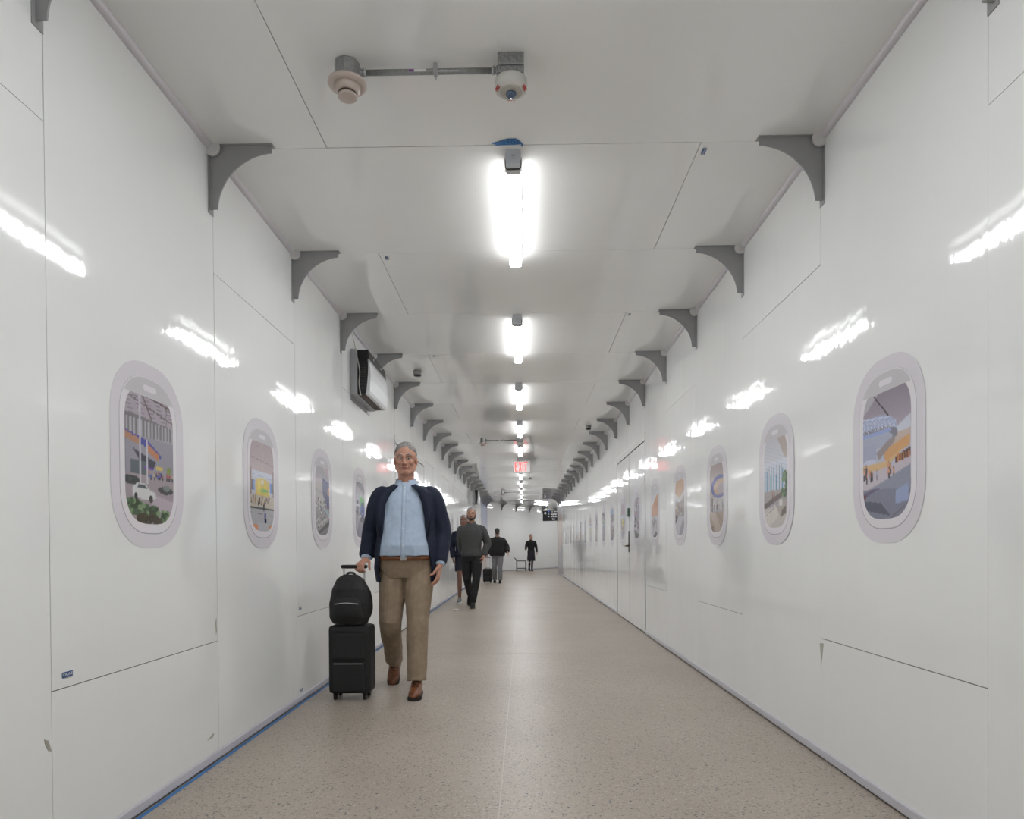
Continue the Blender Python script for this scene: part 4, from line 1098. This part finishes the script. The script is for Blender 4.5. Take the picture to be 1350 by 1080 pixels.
def person(label, loc, rz, cfg, group=None):
    g = cfg; s = g['h'] / 1.80; vox = g.get('voxel', .006)
    root = thing('person', label, 'person', loc, rz, group)
    J = {k: (V(*v) * s) for k, v in g['joints'].items()}
    wd = g.get('w', 1.0)
    sk = g['skin']
    hr = Matrix.Rotation(g.get('turn', 0), 3, 'Z') @ Matrix.Rotation(g.get('nod', 0), 3, 'X')
    hc = J.get('head', V(0, -.018, 1.683) * s)
    # torso sections: z, rx, ry, cy
    TS = [(.83, .150, .105, .0), (.90, .172, .120, .0), (.97, .170, .122, 0), (1.06, .155, .112, -.002), (1.18, .160, .116, -.005), (1.30, .176, .122, -.005), (1.39, .182, .114, 0), (1.44, .168, .098, .006), (1.475, .128, .084, .010), (1.500, .088, .074, .011), (1.520, .066, .066, .012)]
    sh = g.get('lean', 0)   # torso shift in x towards the top
    def trings(off, z0, z1, bell=0, oy=0):
        zs = [t for t in TS if z0 - 1e-6 <= t[0] <= z1 + 1e-6]
        def at(z):
            for a, b in zip(TS, TS[1:]):
                if a[0] <= z <= b[0]:
                    q = (z - a[0]) / (b[0] - a[0]); return tuple(a[i] * (1 - q) + b[i] * q for i in range(4))
            return TS[0] if z < TS[0][0] else TS[-1]
        L = sorted(set([z0, z1] + [t[0] for t in zs]))
        out = []
        for z in L:
            _, rx, ry, cy = at(z)
            bl = bell * math.exp(-((z - 1.05) / .14) ** 2)
            out.append((sh * (z - .9) * s, (cy - bl * .6 + oy) * s, z * s, (rx + off + bl * .5) * s * wd, (ry + off + bl) * s * wd))
        return out
    bell = g.get('belly', 0)
    # ---- continuous body
    bm = nb()
    rings_loft(bm, trings(-.012, .83, 1.52), 32)
    limb(bm, [V(0, .012, 1.46) * s, V(0, .008, 1.54) * s, hc + V(0, .012, -.06) * s], [.062 * s, .058 * s, .060 * s], n=18)
    add_head(bm, hc, hr, s)
    for sd in ('R', 'L'):
        a, b, c = J['sh' + sd], J['el' + sd], J['wr' + sd]
        limb(bm, [a, a.lerp(b, .35), b, b.lerp(c, .3), c], [.050 * s, .047 * s, .037 * s, .038 * s, .025 * s], n=16)
        add_hand(bm, c, J['hd' + sd] - c, V(*g['palm' + sd]), V(*g['thumb' + sd]), s, g.get('curl' + sd, .35))
        h, k, f = J['hip' + sd], J['kn' + sd], J['an' + sd]
        limb(bm, [h + V(0, 0, .03), h.lerp(k, .3), k, k.lerp(f, .35), f.lerp(k, .08)], [.078 * s, .074 * s, .050 * s, .050 * s, .034 * s], n=18)
        limb(bm, [f.lerp(k, .08), f, f + Matrix.Rotation(g.get('pitch' + sd, 0), 3, 'X') @ V(0, -.06, -.04)], [.033 * s, .033 * s, .026 * s], n=12)
    body = remeshed('body', bm, SKIN[sk], root, vox, 4)
    face_bits(body, hc, hr, s, g['browm'])
    # ---- hair or cap
    def T(x, y, z): return hc + hr @ V(x * s, y * s, z * s)
    bm = nb()
    if g['hair'] == 'short':
        ellip(bm, T(0, .022, .046), (.082 * s, .096 * s, .088 * s), hr, 26)
        kill = [v for v in bm.verts if (hr.inverted() @ (v.co - hc)).z < (.040 * s if (hr.inverted() @ (v.co - hc)).y < -.02 * s else -.035 * s) or (hr.inverted() @ (v.co - hc)).y < -.078 * s]
        bmesh.ops.delete(bm, geom=kill, context='VERTS')
        me = bpy.data.meshes.new('hair'); 
        bmesh.ops.solidify(bm, geom=bm.faces[:], thickness=.010 * s)
        for v in bm.verts: v.co += v.normal * .004 * noise.noise(v.co * 60)
        obj('hair', bm, g['hairm'], root, True)
    elif g['hair'] == 'cap':
        ellip(bm, T(0, .012, .046), (.086 * s, .104 * s, .086 * s), hr, 26)
        kill = [v for v in bm.verts if (hr.inverted() @ (v.co - hc)).z < .028 * s]
        bmesh.ops.delete(bm, geom=kill, context='VERTS')
        bmesh.ops.solidify(bm, geom=bm.faces[:], thickness=.008 * s)
        cp = obj('cap', bm, g['hairm'], root, True)
        bm = nb()
        rows = []
        for j in range(5):
            row = []
            for k in range(13):
                a = PI * (k / 12); rr = .070 + .0165 * j
                x = -.070 * math.cos(a) * (1 - .03 * j); y = -.060 - (rr - .045) * math.sin(a) * 1.35
                row.append(bm.verts.new(T(x, y, .038 - .012 * j * math.sin(a) * .6 - .010 * abs(math.cos(a)))))
            rows.append(row)
        for a, b in zip(rows, rows[1:]):
            for k in range(12): bm.faces.new((a[k], a[k + 1], b[k + 1], b[k]))
        bmesh.ops.solidify(bm, geom=bm.faces[:], thickness=.004)
        obj('cap_brim', bm, g['hairm'], cp, True)
    if g.get('beard'):
        bm = nb()
        ellip(bm, T(0, -.052, -.084), (.040 * s, .043 * s, .033 * s), hr, 20)
        for sx in (-1, 1): limb(bm, [T(sx * .066, -.005, -.030), T(sx * .055, -.030, -.068), T(sx * .022, -.070, -.090)], [.017 * s, .020 * s, .020 * s], n=12)
        limb(bm, [T(-.024, -.092, -.058), T(0, -.101, -.048), T(.024, -.092, -.058)], [.005 * s, .006 * s, .005 * s], n=8)
        obj('beard', bm, g['beard'], root, True)
    # ---- trousers
    bm = nb()
    rings_loft(bm, trings(.010, .83, .985, bell * .5), 36)
    for sd in ('R', 'L'):
        h, k, f = J['hip' + sd], J['kn' + sd], J['an' + sd]
        low = g.get('hem' + sd, 1.0)
        if low >= 1:
            pts = [h + V(0, 0, .02), h.lerp(k, .35), h.lerp(k, .8), k, k.lerp(f, .4), k.lerp(f, .8), k.lerp(f, .97)]
            r = g.get('leg', [.098, .096, .076, .072, .066, .060, .062])
        else:
            pts = [h + V(0, 0, .02), h.lerp(k, .35), h.lerp(k, low)]; r = [.100, .104, .098]
        limb(bm, pts, [q * s for q in r], n=22, cap=False)
    tr = remeshed('shorts' if g.get('hemL', 1) < 1 else 'trousers', bm, g['trousers'], root, vox, 3, (.0055, (16, 16, 7)))
    if g.get('belt'):
        bm = nb(); bz = .972
        R_ = trings(.020, bz - .018, bz + .018, bell * .6); rings_loft(bm, [R_[0], R_[-1]], 36); bl = obj('belt', bm, g['belt'], root)
        y = R_[0][1] - R_[0][4]
        bm = nb(); box(bm, -.022, .022, y - .010, y + .004, bz * s - .018, bz * s + .018, bevel=.003); obj('buckle', bm, M['steel'], bl)
    # ---- top
    bm = nb()
    rings_loft(bm, trings(g.get('topoff', .008), g.get('tophem', .955), 1.515, bell), 36)
    slv = g.get('sleeves', True)
    jk = g.get('jacket')
    def sleeve(bm, sd, r, end=.97):
        a, b, c = J['sh' + sd], J['el' + sd], J['wr' + sd]
        inw = V(-1 if a.x > 0 else 1, 0, 0)
        limb(bm, [a + inw * .105 * s + V(0, 0, .010), a + inw * .045 * s + V(0, 0, -.006), a + V(0, 0, -.022), a.lerp(b, .4), b, b.lerp(c, .5), b.lerp(c, end)], [min(r[0] * .72, .052) * s, r[0] * .88 * s] + [q * s for q in r], n=20, cap=False)
    dual = g.get('sleeveR_mat')
    for sd in ('R', 'L'):
        sleeve(bm, sd, g.get('slr', [.072, .070, .064, .055, .048, .040]) if not jk else [.062, .060, .054, .047, .040, .033], 1.0 if jk else .97)
    top = remeshed(g.get('topname', 'sweater'), bm, g['top'], root, vox, 3, (.005, (11, 11, 6)))
    bm = nb(); collar_ring(bm, 1.488 * s, 1.548 * s, .086 * s, .073 * s, .010 * s, g.get('cgap', .35), .006, .018)
    obj('collar', bm, g.get('collar', g['top']), top, True)
    if jk:
        # open jacket: a C-shaped shell round the back and sides, plus sleeves
        bm = nb()
        spec = [(.80, .050, 1.02), (.90, .046, .98), (1.0, .036, .92), (1.12, .030, .86), (1.25, .030, .76), (1.36, .030, .62), (1.44, .026, .46), (1.49, .022, .32)]
        rows = []; n = 40
        for z, off, ga in spec:
            base = trings(off, z, z + 1e-4, bell * .6)[0] if z >= .83 else (0, 0.0, z * s, (.158 + off) * s * wd, (.120 + off) * s * wd)
            cx, cy, zz, rx, ry = base
            gaL = ga * g.get('openL', 1); gaR = ga * g.get('openR', 1)
            row = []
            for o_, sgn in ((0, 1), (.020 * s, -1)):
                rg = range(n + 1) if sgn > 0 else range(n, -1, -1)
                for k in rg:
                    a = -PI / 2 + gaL + (2 * PI - gaL - gaR) * k / n
                    ca, sa = math.cos(a), math.sin(a)
                    row.append(bm.verts.new((cx + (rx - o_) * math.copysign(abs(ca) ** .87, ca), cy + (ry - o_) * math.copysign(abs(sa) ** .87, sa), zz)))
            rows.append(row)
        for a, b in zip(rows, rows[1:]):
            m_ = len(a)
            for k in range(m_): bm.faces.new((a[k], a[(k + 1) % m_], b[(k + 1) % m_], b[k]))
        bm.faces.new(rows[0]); bm.faces.new(rows[-1][::-1])
        edgeL = [r[0].co.copy() for r in rows]; edgeR = [r[n].co.copy() for r in rows]
        for sd in ('R', 'L'): sleeve(bm, sd, [.078, .078, .070, .060, .053, .046], .93)
        jo = remeshed('jacket', bm, jk, root, vox, 3, (.006, (9, 9, 6)))
        for ed, sg in ((edgeL, 1), (edgeR, -1)):
            bm = nb(); q = ed[3:]; m_ = len(q)
            wv = [.012, .045, .060, .052, .030][:m_]
            A, B, A2, B2 = [], [], [], []
            for p, w_ in zip(q, wv):
                o1 = V(sg * w_ * s, -.004 * s, .01 * s)
                A.append(bm.verts.new(p + V(-sg * .004, -.010, 0))); B.append(bm.verts.new(p + o1 + V(0, -.016, 0)))
                A2.append(bm.verts.new(p + V(-sg * .004, -.003, 0))); B2.append(bm.verts.new(p + o1 + V(0, -.004, 0)))
            for k in range(m_ - 1):
                bm.faces.new((A[k], B[k], B[k + 1], A[k + 1])); bm.faces.new((A2[k], A2[k + 1], B2[k + 1], B2[k])); bm.faces.new((A[k], A[k + 1], A2[k + 1], A2[k])); bm.faces.new((B[k], B2[k], B2[k + 1], B[k + 1]))
            bm.faces.new((A[0], A2[0], B2[0], B[0])); bm.faces.new((A[-1], B[-1], B2[-1], A2[-1]))
            obj('lapel', bm, jk, jo, True)
    if g.get('placket'):
        bm = nb(); R_ = trings(g.get('topoff', .008) + .002, .98, 1.50, bell)
        front = [V(c[0], c[1] - c[4], c[2]) for c in R_]
        limb(bm, front, [(.014 * s, .0025)] * len(front), n=8, sub=2); pk = obj('placket', bm, g['top'], top, True)
        bm = nb()
        for k in range(1, len(front) - 1): ellip(bm, front[k] + V(0, -.0035, 0), (.0055, .002, .0055), None, 8)
        obj('button', bm, M['white'], pk)
    if g.get('apron'):
        bm = nb(); R_ = [(0, 0, z * s, rx * s, ry * s) for z, rx, ry in ((.50, .200, .150), (.62, .195, .150), (.80, .185, .145), (.97, .180, .138), (1.02, .172, .130))]
        rings_loft(bm, R_, 32); remeshed('apron', bm, g['apron'], root, vox, 2, (.008, (10, 10, 4)))
    for sd in ('R', 'L'):
        shoe(root, J['an' + sd], g.get('toe' + sd, 0), g.get('pitch' + sd, 0), g['shoe'], g['sole'], s * g.get('shs', 1), g.get('laces'))
    return root
def stride(front='L', step=.20, back=.42, hx=.095, fx=.07, lift=.10, rearlift=.0):
    """leg joints of a walker seen from the front: one foot planted ahead, the other trailing on its toe"""
    r = 'R' if front == 'L' else 'L'; sg = {'R': -1, 'L': 1}
    j = {}
    j['hip' + front] = (sg[front] * hx, -.01, .90); j['kn' + front] = (sg[front] * (hx - .01), -.10, .50); j['an' + front] = (sg[front] * fx, -step, .092)
    j['hip' + r] = (sg[r] * hx, .02, .90); j['kn' + r] = (sg[r] * (hx - .005), .05, .49); j['an' + r] = (sg[r] * fx, back, .155 + rearlift)
    return j
ARM = {'shR': (-.185, .01, 1.43), 'shL': (.185, .01, 1.43)}
navy = add_noise(mat('navy_wool', (0.008, 0.014, 0.035), .8), (0.007, 0.012, 0.030), (0.011, 0.018, 0.042), 60)
shirtm = add_noise(mat('light_blue_shirt', (.42, .52, .66), .75), (.40, .50, .64), (.46, .56, .70), 30)
khaki = add_noise(mat('khaki_cotton', (.30, .225, .155), .85), (.28, .21, .145), (.33, .25, .175), 25)
greyhair = add_noise(mat('grey_hair', (.25, .24, .23), .7), (.17, .165, .16), (.34, .33, .32), 90)
brownl = add_noise(mat('brown_leather', (.16, .055, .02), .32), (.13, .042, .016), (.21, .075, .028), 40)
soleb = mat('dark_sole', (.015, .012, .010), .6)
blackcl = add_noise(mat('black_cloth', (.010, .010, .011), .85), (.008, .008, .009), (.014, .014, .015), 50)
greyknit = add_noise(mat('charcoal_knit', (.060, .062, .062), .9), (.052, .054, .054), (.072, .074, .074), 80)
greytr = add_noise(mat('grey_trouser', (.19, .19, .20), .85), (.17, .17, .18), (.22, .22, .23), 30)
darkhair = mat('dark_hair', (.035, .028, .024), .6)
capm = mat('charcoal_cap', (.035, .036, .038), .8)

# man in the navy jacket, nearest
j = dict(ARM); j.update(stride('L', .17, .36, fx=.075))
j['hipR'] = (-.095, .02, .90); j['knR'] = (-.115, -.06, .50); j['anR'] = (-.145, .33, .17)
j['anL'] = (.085, -.16, .092)
j['elR'] = (-.265, .06, 1.16); j['wrR'] = (-.285, -.07, .965); j['hdR'] = (-.315, -.15, .925)
j['elL'] = (.255, .04, 1.15); j['wrL'] = (.245, -.07, .915); j['hdL'] = (.235, -.10, .82)
man = person('man in open navy jacket, light blue shirt and khaki trousers, walking with luggage', (-.875, 5.08, 0), 0.04, dict(
    h=1.86, joints=j, skin='a', hair='short', hairm=greyhair, browm=greyhair, top=shirtm, topname='shirt', collar=shirtm, jacket=navy, trousers=khaki, belt=brownl,
    shoe=brownl, sole=soleb, laces=mat('dark_lace', (.03, .015, .01), .7), placket=True, tophem=.988, belly=.045, w=1.06, voxel=.0045, palmR=(0, -.4, -1), thumbR=(1, -.2, 0), curlR=.85, palmL=(-1, .1, 0), thumbL=(-.2, -1, 0), curlL=.30,
    pitchR=.62, turn=.04, nod=.05, openL=1.0, openR=1.0, leg=[.104, .104, .086, .080, .074, .068, .070]))
hand_w = Matrix.Translation((-.875, 5.08, 0)) @ Matrix.Rotation(.04, 4, 'Z') @ (V(-.32, -.14, .925) * (1.86 / 1.80))

# his rolling suitcase with a backpack on top
def suitcase(name, label, loc, rz, w, d, h, grip_z, grip_dy, mcol, mt):
    t = thing(name, label, 'suitcase', loc, rz)
    bm = nb(); box(bm, -w / 2, w / 2, -d / 2, d / 2, .045, h, bevel=.035)
    for e in bm.verts: pass
    sh = obj('shell', bm, mcol, t)
    bm = nb(); box(bm, -w / 2 + .035, w / 2 - .035, -d / 2 - .022, -d / 2 + .004, h * .12, h * .52, bevel=.012); pk = obj('front_pocket', bm, mcol, t)
    bm = nb(); box(bm, -w / 2 + .03, w / 2 - .03, -d / 2 - .018, -d / 2 + .004, h * .56, h * .90, bevel=.012); obj('upper_pocket', bm, mcol, t)
    bm = nb(); limb(bm, [(-w / 2 + .05, -d / 2 - .021, h * .50), (w / 2 - .05, -d / 2 - .021, h * .50)], [.003, .003], n=8, sub=1); obj('zip', bm, mt, pk)
    bm = nb(); limb(bm, [(-.06, -.02, h - .002), (-.05, -.02, h + .022), (.05, -.02, h + .022), (.06, -.02, h - .002)], [.009, .009, .009, .009], n=10); obj('carry_handle', bm, mat('handle_grey', (.25, .23, .2), .5), t, True)
    for sx in (-1, 1):
        for sy in (-1, 1):
            bm = nb(); limb(bm, [(sx * (w / 2 - .045) - .010, sy * (d / 2 - .04), .024), (sx * (w / 2 - .045) + .010, sy * (d / 2 - .04), .024)], [.0235, .0235], n=18, sub=1, cap=False, ref=(0, 1, 0))
            box(bm, sx * (w / 2 - .045) - .014, sx * (w / 2 - .045) + .014, sy * (d / 2 - .04) - .012, sy * (d / 2 - .04) + .012, .030, .052); obj('wheel', bm, soleb, t)
    bm = nb()
    for sx in (-1, 1): limb(bm, [(sx * .075, d / 2 - .03, h - .05), (sx * .075, d / 2 - .03 + grip_dy, grip_z)], [.007, .007], n=10, sub=1)
    tube = obj('telescopic_tube', bm, mt, t, True)
    bm = nb(); limb(bm, [(-.085, d / 2 - .03 + grip_dy, grip_z), (.085, d / 2 - .03 + grip_dy, grip_z)], [.014, .014], n=12, sub=1, ref=(0, 1, 0)); obj('grip', bm, soleb, t, True)
    return t
lugg = add_noise(mat('black_nylon', (.010, .010, .011), .7), (.008, .008, .009), (.014, .014, .015), 80)
SX, SYY = hand_w.x - .035, hand_w.y - .0
suitcase('suitcase', 'tall black soft suitcase rolled along by the man in the navy jacket', (SX, SYY - .075, 0), .0, .30, .21, .53, hand_w.z - .012, -.0, lugg, M['steel'])
t = thing('backpack', 'black backpack strapped upright on top of the nearest suitcase', 'backpack', (SX, SYY - .115, .538))
bm = nb()
rings_loft(bm, [(0, .0, .0, .125, .060), (0, -.005, .05, .145, .082), (0, -.005, .15, .147, .085), (0, -.002, .25, .132, .072), (0, .008, .32, .095, .050), (0, .016, .352, .045, .025)], 30)
bm2 = bm; remeshed('bag_body', bm2, lugg, t, .006, 3, (.006, (9, 9, 7)))
bm = nb(); rings_loft(bm, [(0, -.080, .04, .095, .016), (0, -.092, .08, .105, .024), (0, -.088, .16, .095, .020), (0, -.078, .19, .07, .010)], 26); pk = obj('front_pocket', bm, lugg, t, True)
bm = nb(); limb(bm, [(-.08, -.112, .150), (0, -.118, .158), (.08, -.112, .150)], [.003] * 3, n=6); obj('zip', bm, M['lampgrey2'], pk)
bm = nb(); limb(bm, [(-.035, .02, .335), (-.02, .02, .362), (.02, .02, .362), (.035, .02, .335)], [.008] * 4, n=8); obj('top_loop', bm, lugg, t, True)
for sx in (-1, 1):
    bm = nb(); limb(bm, [(sx * .06, .040, .31), (sx * .11, .068, .22), (sx * .125, .062, .10), (sx * .10, .050, .03)], [(.022, .006)] * 4, n=10); obj('shoulder_strap', bm, blackcl, t, True)

# man in the grey sweater
j = dict(ARM); j.update(stride('L', .18, .30, fx=.03))
j['elR'] = (-.215, .14, 1.17); j['wrR'] = (-.18, .25, .97); j['hdR'] = (-.165, .27, .88)
j['elL'] = (.285, .05, 1.16); j['wrL'] = (.225, -.04, .93); j['hdL'] = (.20, -.07, .84)
j['knR'] = (-.085, .0, .50); j['anR'] = (-.07, .36, .20)
person('bearded man in charcoal sweater and black trousers walking in the middle distance', (-.925, 12.22, 0), 0, dict(
    h=1.80, joints=j, skin='b', hair='short', hairm=greyhair, browm=darkhair, beard=darkhair, top=greyknit, topname='sweater', collar=greyknit, topoff=.022, tophem=.93, w=1.0, trousers=blackcl,
    shoe=blackcl, sole=mat('tan_sole', (.10, .085, .06), .6), palmR=(1, 0, 0), thumbR=(.2, -1, 0), palmL=(-1, 0, 0), thumbL=(-.2, -1, 0), pitchR=.7, slr=[.078, .078, .072, .062, .054, .042], leg=[.102, .100, .082, .074, .066, .055, .052], voxel=.006))
# walker behind him
j = dict(ARM); j.update(stride('R', .12, .30, fx=.09))
j['elR'] = (-.255, .05, 1.15); j['wrR'] = (-.225, -.05, .92); j['hdR'] = (-.215, -.08, .83)
j['elL'] = (.225, .05, 1.16); j['wrL'] = (.225, -.02, .92); j['hdL'] = (.22, -.04, .83)
person('person in navy top and navy shorts, mostly hidden behind the man in the charcoal sweater', (-1.16, 13.35, 0), 0, dict(
    h=1.72, joints=j, skin='c', hair='short', hairm=greyhair, browm=darkhair, top=navy, topname='shirt', collar=navy, topoff=.02, trousers=add_noise(mat('navy_shorts_cloth', (.018, .022, .036), .85), (.016, .019, .03), (.022, .026, .042), 30), hemR=.62, hemL=.62,
    shoe=greytr, sole=M['white'], palmR=(1, 0, 0), thumbR=(.2, -1, 0), palmL=(-1, 0, 0), thumbL=(-.2, -1, 0), pitchL=.5, voxel=.007))
# man with cap
j = dict(ARM); j.update(stride('L', .15, .14, fx=.09))
j['knR'] = (-.10, -.01, .50); j['anR'] = (-.095, .12, .10)
j['elR'] = (-.30, .05, 1.17); j['wrR'] = (-.325, .10, .955); j['hdR'] = (-.335, .11, .86)
j['elL'] = (.31, .06, 1.18); j['wrL'] = (.335, -.10, 1.03); j['hdL'] = (.375, -.14, .94)
person('man in dark cap, loose black sweater and grey trousers pulling a suitcase', (-.775, 20.6, 0), 0, dict(
    h=1.66, joints=j, skin='a', hair='cap', hairm=capm, browm=darkhair, beard=greyhair, top=blackcl, topname='sweater', collar=blackcl, topoff=.045, tophem=.90, w=1.13, belly=.04, trousers=greytr,
    shoe=blackcl, sole=soleb, nod=.42, palmR=(1, 0, 0), thumbR=(.1, -1, 0), curlR=.9, palmL=(-1, 0, 0), thumbL=(-.2, -1, .2), slr=[.095, .098, .098, .090, .082, .055], leg=[.108, .106, .088, .082, .080, .078, .080], voxel=.007))
suitcase('suitcase', 'small black cabin suitcase with a tall pull handle, beside the man in the cap', (-.775 - .335 * .92 - .0, 20.66, 0), 0, .27, .20, .44, .785, .0, lugg, mat('handle_tan', (.45, .38, .30), .4, .3))
# far person beside a cart
j = dict(ARM); j.update(stride('L', .04, .16, fx=.02, hx=.08))
j['knR'] = (-.08, -.02, .49); j['anR'] = (-.06, .22, .17); j['knL'] = (.05, -.02, .49); j['anL'] = (.03, -.02, .092)
j['elR'] = (-.26, -.03, 1.17); j['wrR'] = (-.30, -.22, 1.05); j['hdR'] = (-.33, -.30, 1.02)
j['elL'] = (.265, .06, 1.15); j['wrL'] = (.285, -.03, .92); j['hdL'] = (.29, -.05, .83)
person('distant person in black shirt, long dark apron and black leggings near the angled wall', (.385, 30.8, 0), 0.15, dict(
    h=1.68, joints=j, skin='a', hair='short', hairm=greyhair, browm=darkhair, top=blackcl, topname='shirt', collar=blackcl, trousers=blackcl, apron=mat('charcoal_apron', (.025, .024, .030), .85),
    shoe=blackcl, sole=soleb, palmR=(1, 0, 0), thumbR=(0, -.3, 1), palmL=(-1, 0, 0), thumbL=(-.2, -1, 0), pitchR=.6, voxel=.008, leg=[.085, .080, .060, .055, .052, .048, .046]))
t = thing('cart', 'low black two-shelf cart beside the distant person in the apron', 'cart', (-.02, 30.62, 0), .1)
bm = nb(); box(bm, -.27, .17, -.16, .16, .455, .485, bevel=.006); obj('upper_shelf', bm, lugg, t)
bm = nb(); box(bm, -.27, .17, -.16, .16, .125, .155, bevel=.006); obj('lower_shelf', bm, lugg, t)
for x in (-.255, .155):
    for y in (-.145, .145):
        bm = nb(); limb(bm, [(x, y, .045), (x, y, .46)], [.012, .012], n=10, sub=1); lg = obj('post', bm, blackcl, t, True)
        bm = nb(); limb(bm, [(x - .010, y, .028), (x + .010, y, .028)], [.027, .027], n=16, sub=1, cap=False, ref=(0, 1, 0)); obj('caster', bm, soleb, lg)
bm = nb(); limb(bm, [(-.255, -.145, .47), (-.34, -.145, .60), (-.345, 0, .615), (-.34, .145, .60), (-.255, .145, .47)], [.010] * 5, n=10); obj('push_handle', bm, blackcl, t, True)
#PEOPLE-END

# ---------------------------------------------------------------- camera, world, view
cam = bpy.data.cameras.new('camera'); co = bpy.data.objects.new('camera', cam); C.objects.link(co)
F, YAW, PIT, ROL, SY, CH = 890.0, 0.0159, 0.0102, 0.0067, 731.3, 1.0748
cam.sensor_fit = 'HORIZONTAL'; cam.sensor_width = 36; cam.lens = F / 1350 * 36
cam.shift_y = (SY - 540) / 1350
cam.clip_start = 0.05; cam.clip_end = 200
fwd = Vector((-math.sin(YAW) * math.cos(PIT), math.cos(YAW) * math.cos(PIT), -math.sin(PIT)))
right = Vector((math.cos(YAW), math.sin(YAW), 0)); up = right.cross(fwd)
r2 = right * math.cos(ROL) - up * math.sin(ROL); u2 = right * math.sin(ROL) + up * math.cos(ROL)
co.matrix_world = Matrix.Translation((0, 0, CH)) @ Matrix((r2, u2, -fwd)).transposed().to_4x4()
bpy.context.scene.camera = co
w = bpy.data.worlds.new('world'); bpy.context.scene.world = w; w.use_nodes = True
w.node_tree.nodes['Background'].inputs['Color'].default_value = (0.5, 0.5, 0.5, 1)
w.node_tree.nodes['Background'].inputs['Strength'].default_value = 0.05
vs_ = bpy.context.scene.view_settings
vs_.view_transform = 'Standard'; vs_.look = 'None'; vs_.gamma = 1; vs_.use_curve_mapping = False
vs_.exposure = 0.08
